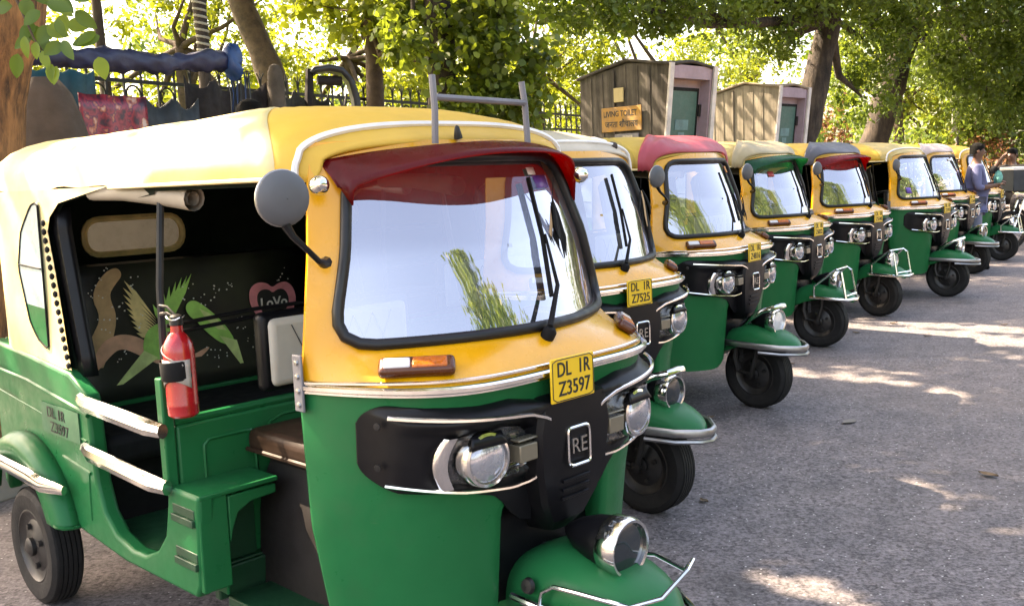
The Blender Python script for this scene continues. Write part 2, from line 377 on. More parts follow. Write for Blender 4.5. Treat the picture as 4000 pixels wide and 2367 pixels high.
def build_rickshaw():
    root = thing('auto_rickshaw', 'x', 'auto rickshaw')
    B = lambda mb, name, m, par=None, **k: mb.build(name, m, par or root, **k)
    # --- yellow front panel round the windscreen
    zt, zb = 1.512, .952
    def box(c, d):
        lo, hi = 0, 2.0
        for _ in range(40):
            t = (lo+hi)/2; q = c+d*t
            if abs(q[0]) <= FW(q[1]) and zb <= q[1] <= zt: lo = t
            else: hi = t
        return lo
    corners = [math.atan2(z-1.24, s*FW(z)) for s in (-1, 1) for z in (zb, zt)]
    inner = resample(WINP, 90)
    mb = MB(); polar_fill(mb, inner, (0, 1.24), box, corners, lambda y, z: FP(y, z), 8)
    # side returns of the pillar and of the strip
    for s in (-1, 1):
        mb.grid([[(FS(FW(z), z)-dx, s*(FW(z)-dy), z) for dx, dy in ((0, 0), (.012, .003), (.035, .028), (.035, .045))] for z in np.linspace(zb, zt, 16)])
    B(mb, 'front_panel', YELLOW, ang=50)
    # --- gasket, windscreen
    lp = resample(WINP, 80)
    gk = MB().tube([FP(y, z, .006) for y, z in lp], .0145, 8, closed=True)
    B(gk, 'window_gasket', GASKET, ang=60)
    g = MB(); C0 = np.array((0, 1.24))
    g.grid([[FP(*(C0+(np.array(q)-C0)*t), -.004) for q in lp] for t in np.linspace(0.02, .99, 10)], wv=True)
    B(g, 'windscreen', GLASS, fix=False)
    # --- green leg shield, two halves that meet behind the black fascia
    ls = MB()
    for s in (-1, 1):
        rows = []
        for b in np.linspace(0, 1, 34):
            row = []
            z0 = .262+(zb-.262)*b
            if z0 < .60: yi = .195
            elif z0 < .665: yi = .195-.085*(1-math.sqrt(max(0, 1-((z0-.60)/.065)**2)))
            else: yi = .11*max(0, 1-(z0-.665)/.02)
            for a in np.linspace(0, 1, 16):
                y = yi+(FW(z0)-yi)*a
                zz = z0+(.05*abs(2*a-1)**5)*(1-b)**3
                row.append((FS(y, zz)+.006*math.sin(math.pi*a)*(1-b), s*y, zz))
            if z0 < .665:
                e = row[0]; row = [(e[0]-.07, e[1]-s*.004, e[2]), (e[0]-.03, e[1]-s*.012, e[2]), (e[0]-.008, e[1]-s*.008, e[2])]+row
            else:
                e = row[0]; row = [e, e, e]+row
            e = row[-1]; row += [(e[0]-.012, e[1]-s*.002, e[2]), (e[0]-.035, e[1]-s*.022, e[2]), (e[0]-.038, e[1]-s*.05, e[2])]
            rows.append(row)
        ls.grid(rows)
    B(ls, 'leg_shield', GREEN, ang=55)
    # --- chrome belt strip in three ridges
    st = MB()
    for dz, r, o in ((0, .0085, .008), (.011, .0045, .007), (-.011, .0045, .007)):
        st.tube([FP(y, .946+dz, o) for y in np.linspace(-.525, .525, 60)], r, 6)
    B(st, 'belt_strip', CHROME)
    # --- black headlamp fascia
    def off(y, z):
        a = abs(y)
        u = (a-.12)/(.475-.12); v = (z-.69)/(.905-.69)
        edge = min(u*1.0+.5, (1-u)*2.6, v*3.2, (1-v)*3.2)
        e = max(0, min(1, edge*2.2)); e = e*e*(3-2*e)
        du = (a-.245)/.125; dv = (z-.772)/.066
        rr = (abs(du)**3+abs(dv)**3)**(1/3); t = max(0, min(1, (1.15-rr)/.22)); t = t*t*(3-2*t)
        brow = max(0, min(1, (z-.845)/.02))*max(0, min(1, (.43-a)/.08))
        return .006+.022*e+.016*brow*e-.026*t*e
    for s in (-1, 1):
        wg = MB()
        zlo = lambda a: float(np.interp(a, [.10, .135, .17, .20, .225, .30, .42, .455, .478], [.575, .585, .612, .648, .668, .690, .712, .728, .732]))+.05*(1-math.sqrt(max(0, 1-(max(0, a-.44)/.0385)**2)))
        zhi = lambda a: float(np.interp(a, [.10, .20, .28, .40, .45, .47, .478], [.880, .900, .897, .905, .912, .912, .912]))-.05*(1-math.sqrt(max(0, 1-(max(0, a-.44)/.0385)**2)))
        rows = []
        for a in np.r_[np.linspace(.10, .44, 40), .44+.038*np.sin(np.linspace(.15, math.pi/2, 9))]:
            row = [FP(s*a, zlo(a), -.004)]
            for t in np.linspace(0, 1, 30):
                z = zlo(a)+(zhi(a)-zlo(a))*t
                row.append(FP(s*a, z, off(a, z)))
            row.append(FP(s*a, zhi(a), -.004)); rows.append(row)
        rows.append([FP(s*.482, (p[2]), -.006) for p in rows[-1]])
        wg.grid(rows)
        f = B(wg, 'lamp_fascia', BLACKP, ang=60)
        tr = MB().tube([FP(s*a, float(np.interp(a, [.06, .10, .16, .30, .44], [.822, .846, .866, .880, .894])), .043) for a in np.linspace(.085, .435, 16)], .0058, 6)
        tr.tube([FP(s*a, float(np.interp(a, [.09, .10, .13, .19, .31, .44], [.75, .725, .695, .690, .704, .731])), float(np.interp(a, [.09, .16, .30, .44], [.042, .034, .030, .026]))) for a in np.linspace(.09, .44, 20)], .0048, 6)
        tr.tube([FP(s*.088, z, .043) for z in np.linspace(.745, .825, 6)], .004, 6)
        B(tr, 'chrome_trim', CHROME, f)
        ho = MB().grid([[FP(s*a, z, off(a, z)+.004+.004*math.sin(z*260)*(1 if a < .2 else .3)) for z in np.linspace(float(np.interp(a, [.125, .16, .26, .345], [.735, .712, .706, .722])), float(np.interp(a, [.125, .16, .26, .345], [.800, .828, .842, .835])), 14)] for a in np.linspace(.128, .345, 22)])
        hs_ = B(ho, 'lamp_housing', HOUS, f, ang=60)
        cb = MB().grid([[FP(s*(a0+.016*math.sin(math.pi*t)), .716+.122*t, .012+h_) for a0, h_ in ((.328, .0), (.333, .018), (.349, .022), (.359, .014), (.363, .0))] for t in np.linspace(0, 1, 14)])
        B(cb, 'chrome_band', CHROME, f, ang=50)
        rbk = MB()
        for zz in (.735, .748): rbk.tube([FP(s*a, zz, off(a, zz)+.010) for a in np.linspace(.135, .195, 6)], .0032, 5)
        B(rbk, 'housing_rib', CHROME, hs_)
        bl = MB()
        for zz in (.87, .775): bl.lathe([(.0, .004), (.008, .003), (.009, 0)], 10, frame(FP(s*.45, zz, .028), FN(s*.45, zz)))
        B(bl, 'bolt', IRON, f)
        # running lamp block beside the headlamp
        pl = MB().box((-.040, s*.165, .768), (.04, .06, .042)).box((-.036, s*.165, .80), (.03, .066, .006))
        B(pl, 'position_lamp', PAPER if False else mat_pos, f, bev=.004)
        # headlamp
        M = frame((-.128, s*.272, .772), (1, s*.10, .02))
        hl = MB().lathe([(.058, 0), (.064, .012), (.066, .078), (.063, .090), (.056, .092), (.0535, .084)], 32, M)
        h = B(hl, 'headlight', CHROME, ang=30)
        B(MB().lathe([(.0535, .083), (.050, .060), (.040, .038), (.022, .026), (.008, .024)], 28, M), 'reflector', REFL, h)
        B(MB().lathe([(.009, .02), (.010, .05), (.006, .058), (.001, .06)], 12, M), 'bulb', WHITEL, h)
        le = MB().lathe([(.054, .085), (.048, .092), (.034, .0985), (.015, .101), (.001, .1015)], 28, M)
        B(le, 'lens', LENSG, h, fix=False)
        bw = MB().grid([[tuple(M @ Vector((.012+.062*math.sin(R(t))*0+q*.030*1.0+.020, .060*math.sin(R(t))*(1-q*.2), .088+.012*(1-q)))) for t in np.linspace(-62, 62, 9)] for q in (0, .5, 1)])
        B(bw, 'lamp_brow', BLACKP, h, solid=.006)
    cp = MB()
    sect = [(.892, .10, -.072), (.874, .112, -.010), (.80, .130, -.010), (.70, .122, -.018), (.62, .098, -.030), (.56, .062, -.048), (.527, .035, -.075)]
    rows = []
    for z, w_, x in sect:
        rows.append([(x-.075, -w_-.014, z), (x-.018, -w_-.004, z)]+[(x-.004*(y/w_)**2, y, z) for y in np.linspace(-w_+.006, w_-.006, 7)]+[(x-.018, w_+.004, z), (x-.075, w_+.014, z)])
    cp.grid(rows)
    gp = B(cp, 'grille_panel', BLACKP, ang=20)
    lv = MB()
    for k, z in enumerate((.668, .645, .622)):
        x = float(np.interp(z, [.62, .70], [-.030, -.018]))
        lv.tube([(x+.002, y, z) for y in np.linspace(-.05, .05, 5)], .0045, 6)
    B(lv, 'louvre', BLACKP, gp)
    bd = MB().tube([(-.0085, y, z) for y, z in resample(rpoly([(-.040, .705), (.040, .705), (.040, .800), (-.040, .800)], [.02, .008, .02, .008], 4), 40)], .0045, 6, closed=True)
    b = B(bd, 'badge', CHROME, gp)
    text('lettering', 'RE', .055, (0, 1, 0), (0, 0, 1), (-.009, 0, .752), STEEL, b, ext=.003)
    lc = MB().grid([[(-.15-.02*abs(y)/.2, y, z) for y in np.linspace(-.205, .205, 7)] for z in (.36, .5, .66)])
    B(lc, 'lower_cowl', BLACKP, solid=.01)
    # --- indicators
    for s in (-1, 1):
        nrm = FN(s*.375, .985); t = unit(np.cross((0, 0, 1), nrm)); upv = np.cross(nrm, t); c = np.array(FP(s*.375, .984, .012))
        M = Matrix.Identity(4)
        for i in range(3): M[i][0], M[i][1], M[i][2], M[i][3] = t[i], upv[i], nrm[i], c[i]
        def bx(c_, d_):
            m_ = MB().box(c_, d_); m_.v = [tuple(M @ Vector(p)) for p in m_.v]; return m_
        ir = B(bx((0, 0, 0), (.175, .052, .030)), 'indicator', mat_ind, bev=.012, segs=3)
        B(bx((-s*-.045 if s > 0 else -.045, 0, .012), (.062, .032, .012)), 'white_lens', WHITEL, ir, bev=.004)
        B(bx((.030 if s < 0 else -.030, 0, .012), (.080, .034, .012)), 'amber_lens', AMBER, ir, bev=.004)
    # --- number plate
    pl = MB().box((-.006, -.02, .925), (.006, .158, .108))
    p = B(pl, 'number_plate', PLATEY, bev=.004)
    ed = MB().tube([(-.002, y-.02, z) for y, z in resample(rpoly([(-.074, .875), (.074, .875), (.074, .975), (-.074, .975)], .008, 3), 28)], .0012, 4, closed=True)
    B(ed, 'plate_border', INK, p)
    # --- wiper
    wp = MB().lathe([(.018, 0), (.018, .02), (.010, .03)], 12, frame(FP(.0, 1.012, 0), FN(.0, 1.012)), cap1=True)
    a0 = np.array(FP(0, 1.015, .03)); a1 = np.array(FP(.09, 1.12, .03)); a2 = np.array(FP(.12, 1.25, .022))
    wp.tube([a0, a1, a2], [.008, .006, .004], 6)
    wq = B(wp, 'wiper', BLACKM)
    wb = MB().tube([FP(.075, 1.10, .012), FP(.12, 1.25, .012), FP(.15, 1.40, .014)], .006, 6, flat=1.6)
    B(wb, 'wiper_blade', BLACKM, wq)
    # --- hood and canopy
    xs_t = [-.34, -.42, -.52, -.66, -.85, -1.05, -1.5, -2.1, -2.45]
    zt_t = [1.508, 1.556, 1.592, 1.620, 1.636, 1.628, 1.622, 1.622, 1.610]
    wt_t = [.430, .468, .495, .515, .535, .555, .580, .585, .585]
    ZR = lambda x: float(np.interp(-x, [-q for q in xs_t], zt_t)); WR = lambda x: float(np.interp(-x, [-q for q in xs_t], wt_t))
    HEM = 1.432
    def sec(x, n=25, d=0.0):
        row = []
        for a in np.linspace(-90, 90, n):
            ca, sa = math.cos(R(a)), math.sin(R(a))
            zh = HEM if x < -.5 else HEM+.0*(x+.5)
            y = math.copysign(abs(sa)**.72, sa)*(WR(x)-d); z = zh+(ZR(x)-d-zh)*max(0, ca)**.62
            row.append((x, y, z))
        return row
    def hoodpt(x, j, n=41):
        rr = sec(x, n)[j]
        if x > -.5:     # the front edge sweeps down the pillars
            k = (x+.5)/.155
            rr = (rr[0]-.075*k*(abs(rr[1])/WR(x))**2.2, rr[1], rr[2]-(.02*k if abs(rr[1]) > .98*WR(x) else 0))
        return rr
    def crease(j, n=41):
        a = abs(math.sin(R(-90+180*j/(n-1))))**.72
        return -1.06+.54*a**1.4
    hd, sd_ = MB(), MB()
    hd.grid([[hoodpt(-.345+(crease(j)+.345)*t**1.15, j) for j in range(41)] for t in np.linspace(0, 1, 15)])
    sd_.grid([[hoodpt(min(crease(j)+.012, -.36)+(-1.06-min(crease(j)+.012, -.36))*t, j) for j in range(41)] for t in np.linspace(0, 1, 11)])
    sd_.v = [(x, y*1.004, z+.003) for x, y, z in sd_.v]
    B(hd, 'front_hood', CANVAS, solid=.012, off=-1)
    B(sd_, 'canopy_front', SUNLITC, solid=.010, off=-1, ang=60)  # pale canvas behind the crease paints the sunlit side of the hood
    xq = -.415; kq = (xq+.5)/.155
    pq = [(px-.075*kq*(abs(py)/WR(xq))**2.2, py*1.012, pz+.004-(.02*kq if abs(py) > .98*WR(xq) else 0)) for px, py, pz in sec(xq, 41)]
    sm = MB().tube(pq, .0085, 6)
    B(sm, 'hood_piping', WHITE)
    # canopy: plan perimeter swept up and in to the spine
    per = [(x, -WR(x)) for x in np.linspace(-1.045, -2.08, 22)]
    per += [(-2.08-.29*math.sin(R(t)), -.585+.225*(1-math.cos(R(t)))) for t in (18, 36, 54, 72, 90)]
    per += [(-2.37, y) for y in np.linspace(-.31, .31, 9)]
    per += [(x, -y) for x, y in reversed(per[:27])]
    rng = random.Random(4)
    roofrows = []; lin = []
    for x, y in per:
        sx = max(x, -1.98); ro, li = [], []
        for a in np.linspace(0, 90, 9):
            h = max(0, math.cos(R(a)))**.62 if a < 90 else 0; v = math.sin(R(a))**.72 if a > 0 else 0
            px = sx+(x-sx)*h; py = y*h if x > -2.02 or True else y
            py = y*h
            zz = HEM+(ZR(sx)-HEM)*v+(.005*math.sin(px*9+abs(py)*4)+.004*math.sin(px*23))*h
            ro.append((px, py, zz)); li.append((px*.985 if px < -2 else px, py*.965, zz-.028))
        roofrows.append(ro); lin.append(li)
    cn = MB().grid(roofrows)
    # side and rear curtains below the hem
    zz = np.linspace(HEM, .865, 14)
    def side_rows(d=0.0, s=-1):
        rows = []
        front = lambda z: float(np.interp(z, [.86, 1.0, 1.30, 1.37, 1.41, HEM], [-1.60, -1.635, -1.70, -1.66, -1.52, -1.26]))
        for z in zz:
            base = front(z); row = []
            for t in np.linspace(0, 1, 14):
                x = base+(-2.08-base)*t; row.append((x, s*(np.interp(-x, [1.2, 1.5, 2.1], [.567, .58, .585])-d+.008*math.sin(z*9)*(HEM-z)), z-(.0 if z > .9 else -.05*(x+1.6)*0)))
            for t in (18, 36, 54, 72, 90):
                row.append((-2.08-(.29-d)*math.sin(R(t)), s*(.585-d-(.225)*(1-math.cos(R(t)))), z))
            rows.append(row)
        return rows
    for s in (-1, 1): cn.grid(side_rows(0, s))
    stad = rpoly([(-.205, 1.175), (.205, 1.175), (.205, 1.315), (-.205, 1.315)], .069, 6)
    sb = lambda c, d: min(abs(.36/d[0]) if abs(d[0]) > 1e-6 else 9, ((HEM-c[1])/d[1] if d[1] > 0 else (.865-c[1])/d[1]) if abs(d[1]) > 1e-6 else 9)
    cor = [math.atan2(z-1.245, s*.36) for s in (-1, 1) for z in (.865, HEM)]
    polar_fill(cn, resample(stad, 40), (0, 1.245), sb, cor, lambda y, z: (-2.37, y, z), 3)
    B(cn, 'canopy', SUNLITC, ang=60)
    for s in (-1, 1):
        B(MB().tube([(x, s*(WR(x)+.004), HEM-.004) for x in np.linspace(-.47, -1.25, 20)], .006, 6), 'hem_piping', SUNLITC)
    ln = MB().grid(lin)
    for s in (-1, 1): ln.grid(side_rows(.02, s))
    polar_fill(ln, resample(stad, 40), (0, 1.245), sb, cor, lambda y, z: (-2.35, y, z), 3)
    ln.grid([[(x, y*.97, z-.02) for x, y, z in sec(q, 25, .004)] for q in np.linspace(-.48, -1.06, 8)])
    B(ln, 'roof_lining', LINING, ang=60)
    rw_ = MB().tube([(-2.346, y, z) for y, z in resample(stad, 44)], .013, 6, closed=True)
    rwo = B(rw_, 'rear_window', P_OCH)
    B(MB().add([(-2.362, y, z) for y, z in stad], [tuple(range(len(stad)))]), 'pane', HAZYW, rwo, fix=False)
    # side windows sewn in the canopy
    for s in (-1, 1):
        sw = [(-1.745, 1.395), (-1.80, 1.385), (-1.905, 1.30), (-1.955, 1.18), (-1.90, 1.00), (-1.845, .945), (-1.765, .915)]
        top = [(-1.745, 1.395), (-1.80, 1.385), (-1.905, 1.30), (-1.955, 1.18), (-1.925, 1.06), (-1.760, 1.05)]
        bot = [(-1.925, 1.06), (-1.90, 1.00), (-1.845, .945), (-1.765, .915), (-1.760, 1.05)]
        yy = lambda x: s*(float(np.interp(-x, [1.2, 1.5, 2.1], [.567, .58, .585]))+.006)
        f = MB().tube([(x, yy(x), z) for x, z in resample(rpoly(sw, .012, 2), 40)], .004, 5, closed=True)
        fo = B(f, 'side_window', BLACKM)
        B(MB().prism(top, lambda a, b, d: (a, yy(a)-s*d, b), 0, .004), 'clear_panel', mat_cl, fo)
        B(MB().prism(bot, lambda a, b, d: (a, yy(a)-s*d, b), 0, .004), 'green_panel', GREEN, fo)
        B(MB().tube([(-1.953, yy(-1.95)+s*.002, 1.19), (-1.765, yy(-1.76)+s*.002, 1.18)], .003, 5), 'window_seam', BLACKM, fo)
        # black rexine edge of the opening, with bobbles
        be = MB().grid([[(float(np.interp(z, [.86, 1.0, 1.30, 1.375], [-1.605, -1.64, -1.705, -1.70]))+dx, s*(.565-dy), z) for dx, dy in ((0, 0), (.045, .002), (.058, .02), (.06, .04))] for z in np.linspace(.845, 1.372, 9)])
        B(be, 'door_trim', BLACKP, solid=.008)
        bob = None
        for k in range(17):
            z = .88+k*.028
            x = float(np.interp(z, [.86, 1.0, 1.30], [-1.602, -1.637, -1.702]))
            if bob is None:
                bob = B(MB().lathe([(.001, .006), (.008, .005), (.0115, 0), (.008, -.005), (.001, -.006)], 8, frame((0, 0, 0), (0, 1, 0))), 'bobble', BLACKM); o_ = bob
            else: o_ = bob.copy(); col.objects.link(o_)
            o_.location = (x, s*.592, z)
        # rolled rain curtain under the hem
        rc = MB().tube([(-1.42, s*.545, 1.415), (-1.25, s*.53, 1.415), (-1.08, s*.505, 1.405), (-.93, s*.48, 1.388)], [.022, .026, .032, .034], 12, cap=False)
        rc.tube([(-1.2, s*.53, 1.415), (-.935, s*.48, 1.388)], [.02, .02], 10, cap=False)
        B(rc, 'rain_curtain', BEIGE)
        # grab pole and green stub
        gp_ = MB().tube([(-1.0, s*.572, .88), (-1.04, s*.545, 1.15), (-1.06, s*.505, 1.46)], .0105, 8)
        B(gp_, 'grab_pole', BLACKP)
        B(MB().box((-.985, s*.586, .757), (.036, .032, .31)), 'post_stub', GREEN, bev=.005)
        # rear body side
        poly = [(-2.36, .90), (-1.95, .89), (-1.60, .858), (-1.478, .80), (-1.468, .64), (-1.455, .53), (-1.42, .445), (-1.35, .39), (-1.24, .366), (-1.16, .372), (-1.08, .405), (-1.02, .465), (-.992, .56), (-.985, .612),
                (-.815, .612), (-.825, .48), (-.835, .36), (-.862, .322), (-1.30, .318), (-1.60, .345), (-1.68, .36), (-1.69, .42), (-1.74, .50), (-1.84, .545), (-2.0, .56), (-2.16, .545), (-2.26, .47), (-2.30, .34), (-2.37, .36)]
        bp = MB().prism(poly, lambda a, b, d: (a, s*(.60-d-.03*max(0, (-a-2.2)/.17)), b), 0, .05)
        body = B(bp, 'body_side', GREEN, bev=.012, segs=3, ang=60)
        rb = MB().tube([(-2.3, s*.601, .812), (-1.95, s*.601, .796), (-1.56, s*.601, .752), (-1.475, s*.600, .74)], .008, 6)
        rb.tube([(-2.28, s*.6, .735), (-1.9, s*.6, .70), (-1.5, s*.6, .655)], .004, 6)
        rb.tube([(-1.70, s*.6, .575), (-1.49, s*.6, .555)], .006, 6)
        rb.tube([(-1.505, s*.6, .55), (-1.515, s*.6, .40)], .004, 6)
        B(rb, 'pressed_rib', GREEN, body)
        for z in (.535, .415):
            lv = MB().box((-.898, s*.601, z), (.118, .016, .020)).box((-.898, s*.599, z+.024), (.118, .006, .026))
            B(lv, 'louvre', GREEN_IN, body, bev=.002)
        # step box: top, front face, inner face
        sbx = MB().box((-.905, s*.475, .606), (.18, .24, .014)).box((-.832, s*.554, .475), (.022, .084, .262)).box((-.93, s*.514, .46), (.17, .010, .30))
        sbx.prism([(.509, .592), (.36, .592), (.36, .565), (.44, .56), (.48, .54), (.498, .50), (.509, .46)], lambda a, b, d: (d, s*a, b), -.845, -.822)
        B(sbx, 'step_box', GREEN, bev=.004)
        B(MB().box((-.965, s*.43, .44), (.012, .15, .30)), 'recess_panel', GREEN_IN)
        # chrome guard bars over the opening
        for z0, z1 in ((.790, .772), (.636, .615)):
            gb = MB().tube([(-1.50, s*.606, z0), (-1.42, s*.622, z0-.003), (-1.02, s*.622, z1+.003), (-.955, s*.612, z1)], [.017, .021, .021, .017], 8, flat=1.25)
            B(gb, 'guard_bar', CHROME if s < 0 else CHROME, ang=30)
        # rear fender bulge with chrome strip and flap
        fr = MB(); rows = []
        for t in np.linspace(-6, 172, 24):
            cx, cz = -1.985, .285; row = []
            for dd, rr_ in ((0.0, .338), (.03, .338), (.055, .326), (.070, .298), (.070, .25)):
                row.append((cx+math.cos(R(t))*rr_*1.10, s*(.595+dd), max(cz+math.sin(R(t))*rr_*.98, .355+.1*dd)))
            rows.append(row)
        fr.grid(rows)
        fo2 = B(fr, 'rear_fender', GREEN, solid=.008)
        cs = MB().tube([(-2.30, s*.672, .50), (-2.10, s*.678, .515), (-1.80, s*.678, .508), (-1.70, s*.672, .495), (-1.615, s*.640, .485)], [.012, .018, .02, .02, .012], 8, flat=1.3)
        B(cs, 'chrome_strip', CHROME, fo2)
    # side number
    sn = MB().box((-1.69, -.603, .69), (.30, .004, .10))
    s_ = B(sn, 'side_number', PLG); s_['only'] = 1
    text('lettering', 'DL 1R', .05, (1, 0, -.09), (.0, 0, 1), (-1.71, -.6085, .712), INK, s_); text('lettering', 'Z3597', .05, (1, 0, -.09), (0, 0, 1), (-1.69, -.6085, .664), INK, s_)
    # --- rear wall of body, floors, partition, bench
    B(MB().box((-2.35, 0, .62), (.05, 1.08, .56)), 'tail_panel', GREEN, bev=.02)
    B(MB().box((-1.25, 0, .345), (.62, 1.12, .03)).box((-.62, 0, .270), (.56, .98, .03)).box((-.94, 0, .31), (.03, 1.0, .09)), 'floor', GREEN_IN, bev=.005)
    pt = MB().box((-.985, 0, .565), (.03, 1.13, .42))
    pp = B(pt, 'partition', GREEN, bev=.008)
    pr = MB()
    for lo in ([(-.49, .53), (-.33, .53), (-.33, .72), (-.49, .72)], [(-.28, .50), (.28, .50), (.28, .745), (-.28, .745)], [(.33, .53), (.49, .53), (.49, .72), (.33, .72)]):
        pr.tube([(-.968, y, z) for y, z in resample(rpoly(lo, .02, 3), 30)], .005, 5, closed=True)
    B(pr, 'pressed_rib', GREEN, pp)
    B(MB().tube([(-.985, -.565, .785), (-.985, .565, .785)], .012, 8), 'partition_rail', GREEN)
    B(MB().box((-1.75, 0, .60), (.50, 1.08, .10)), 'bench_seat', BLACKM, bev=.03, segs=3)
    B(MB().box((-1.62, 0, .45), (.03, 1.08, .24)), 'bench_base', BLACKM)
    bk = MB().grid([[(x, y, z) for y in np.linspace(-.565, .565, 5)] for x, z in ((-1.955, .66), (-1.975, .72), (-1.985, .9), (-1.99, 1.12), (-2.01, 1.155), (-2.06, 1.16))])
    bkr = B(bk, 'backrest', MURAL, solid=.03)
    B(MB().box((-1.955, .0, .655), (.03, 1.1, .02)), 'seat_piping', GREEN, bev=.005)
    mural(bkr)
    # driver seat, backrest, double rail
    ds = MB().box((-.72, 0, .69), (.50, .72, .075)); B(ds, 'driver_seat', SEATBR, bev=.028, segs=4)
    B(MB().tube([(-.96, -.361, .668), (-.48, -.361, .668), (-.47, -.35, .668), (-.47, .35, .668), (-.48, .361, .668), (-.96, .361, .668)], .007, 6), 'seat_piping', SEATBR)
    sk_ = MB(); rows = []
    for z, e in ((.66, -.03), (.62, -.045), (.56, -.015), (.48, .0), (.30, .012), (.215, .02)):
        rows.append([(-.95, -.34-e, z), (-.70, -.34-e-.008*math.sin(z*30), z), (-.50, -.33-e, z), (-.46+e, -.25, z), (-.45+e, 0, z), (-.46+e, .25, z), (-.50, .33+e, z), (-.95, .34+e, z)])
    sk_.grid(rows); B(sk_, 'seat_skirt', SKIRT)
    pad = B(MB().box((-1.0, 0, .93), (.055, .56, .235)), 'driver_backrest', BLACKP, bev=.02, segs=3)
    B(MB().box((-.985, 0, .928), (.055, .52, .205)), 'cream_pad', CREAM, pad, bev=.022, segs=3)
    qs = MB()
    for k in (-2, -1, 0, 1, 2):
        for sg in (-1, 1):
            qs.tube([(-.9565, .075*k-.0375*sg, .85), (-.9565, .075*k+.0375*sg, 1.005)], .0016, 4)
    B(qs, 'quilt_stitch', SKIRT, pad)
    rl = MB()
    for dz in (0, .022): rl.tube([(-1.07, -.52, 1.015+dz), (-1.03, -.26, 1.035+dz), (-1.03, .26, 1.035+dz), (-1.07, .52, 1.015+dz)], .006, 6)
    B(rl, 'back_rail', BLACKP)
    hb = MB().tube([(-.50, -.33, .90), (-.44, -.25, .935), (-.40, 0, .92), (-.44, .25, .935), (-.50, .33, .90)], .014, 8).box((-.40, 0, .93), (.09, .16, .09)).tube([(-.40, 0, .9), (-.25, 0, .45)], .03, 8)
    B(hb, 'handlebar', BLACKP, bev=.005)
    B(MB().box((-.33, 0, .955), (.18, .84, .02)), 'dashboard', GREYP, bev=.01)
    # hinge plates at the pillar
    for s in (-1, 1):
        hp = MB().box((-.398, s*.537, .955), (.036, .007, .135)); h_ = B(hp, 'hinge_plate', GREYPOST, bev=.003)
        rv = MB()
        for z in (.905, .938, .972, 1.005): rv.lathe([(.001, .005), (.006, .004), (.0075, 0)], 8, frame((-.396, s*.541, z), (0, s, 0)))
        B(rv, 'rivet', STEEL, h_)
        B(MB().lathe([(.001, .024), (.012, .021), (.022, .008), (.024, -.006), (.018, -.02), (.001, -.024)], 16, frame((-.372, s*.462, 1.410), (1, s*.5, .1))), 'marker_lamp', CHROME)
    # --- mirror
    c = np.array((-.288, -.615, 1.385)); M = frame(c, (.93, -.12, -.05))
    mi_ = MB().lathe([(.001, .020), (.030, .018), (.052, .012), (.0605, .002), (.0605, -.006)], 28, M)
    mo = B(mi_, 'mirror', GREYP)
    B(MB().lathe([(.0595, -.002), (.0625, -.004), (.0625, -.008), (.058, -.009)], 28, M), 'mirror_rim', STEEL, mo)
    B(MB().lathe([(.058, -.0065), (.001, -.0065)], 28, M), 'mirror_glass', CHROME, mo)
    B(MB().tube([(-.289, -.613, 1.328), (-.283, -.600, 1.302), (-.262, -.578, 1.27), (-.262, -.552, 1.245), (-.292, -.520, 1.236), (-.322, -.492, 1.236)], [.011, .008, .0065, .0065, .011, .014], 8), 'mirror_stalk', BLACKP, mo)
    # --- front wheel, fork, mudguard
    def wheel(name, cx, cy, r, wd, tyw):
        t = MB(); M = frame((cx, cy, r), (0, 1, 0))
        prof = [(r*.60, -tyw*.42), (r*.72, -tyw*.50), (r*.88, -tyw*.50), (r*.965, -tyw*.40), (r*.985, -tyw*.30)]
        for q in (-.3, -.15, 0, .15, .3):
            prof += [(r*1.0, (q-.05)*tyw), (r*1.0, (q+.05)*tyw), (r*.965, (q+.056)*tyw), (r*.965, (q+.094)*tyw)]
        prof = prof[:-2]+[(r*.985, tyw*.36), (r*.965, tyw*.42), (r*.88, tyw*.50), (r*.72, tyw*.50), (r*.60, tyw*.42)]
        t.lathe(prof, 40, M)
        ty = B(t, name, RUBBER, ang=30)
        rm = MB(); hs = 1 if cy >= 0 else -1
        for s in (-1, 1):
            rm.lathe([(r*.62, s*tyw*.36), (r*.63, s*tyw*.44), (r*.60, s*tyw*.45), (r*.56, s*tyw*.36), (r*.44, s*tyw*.30), (r*.40, s*tyw*.34), (r*.22, s*tyw*.40), (r*.20, s*tyw*.42), (.002, s*tyw*.43)], 32, M)
        ri = B(rm, 'rim', RIM, ty)
        nb = MB()
        for s in (-1, 1):
            nb.lathe([(r*.16, s*tyw*.40), (r*.16, s*tyw*.55), (r*.10, s*tyw*.62), (.001, s*tyw*.62)], 16, M)
            for k in range(4):
                a = R(90*k+20); nb.lathe([(.011, s*tyw*.36), (.011, s*tyw*.48), (.001, s*tyw*.5)], 6, frame((cx+math.cos(a)*r*.33, cy, r+math.sin(a)*r*.33), (0, 1, 0)))
        B(nb, 'hub', IRON, ty)
        return ty
    wheel('front_wheel', 0, 0, .207, .1, .108)
    for s in (-1, 1): wheel('rear_wheel', -2.0, s*.575, .207, .1, .108)
    fk = MB()
    for s in (-1, 1):
        fk.tube([(-.085, s*.085, .46), (-.105, s*.085, .30), (-.085, s*.082, .225)], [.020, .017, .02], 8)
        fk.tube([(.045, s*.08, .44), (.035, s*.088, .32), (.005, s*.085, .22)], [.012, .013, .016], 8)
        fk.tube([(-.105, s*.085, .235), (0, s*.085, .207)], .013, 8)
        fk.lathe([(.024, -.01), (.024, .012), (.012, .016)], 10, frame((0, s*.085, .207), (0, s, 0)), cap1=True)
        fk.tube([(-.06+.012*math.cos(q*2.1), s*.082+.012*math.sin(q*2.1)*s, .40-.0035*q) for q in range(36)], .004, 4)
    fk.tube([(-.28, 0, .62), (-.16, 0, .45)], .03, 10)
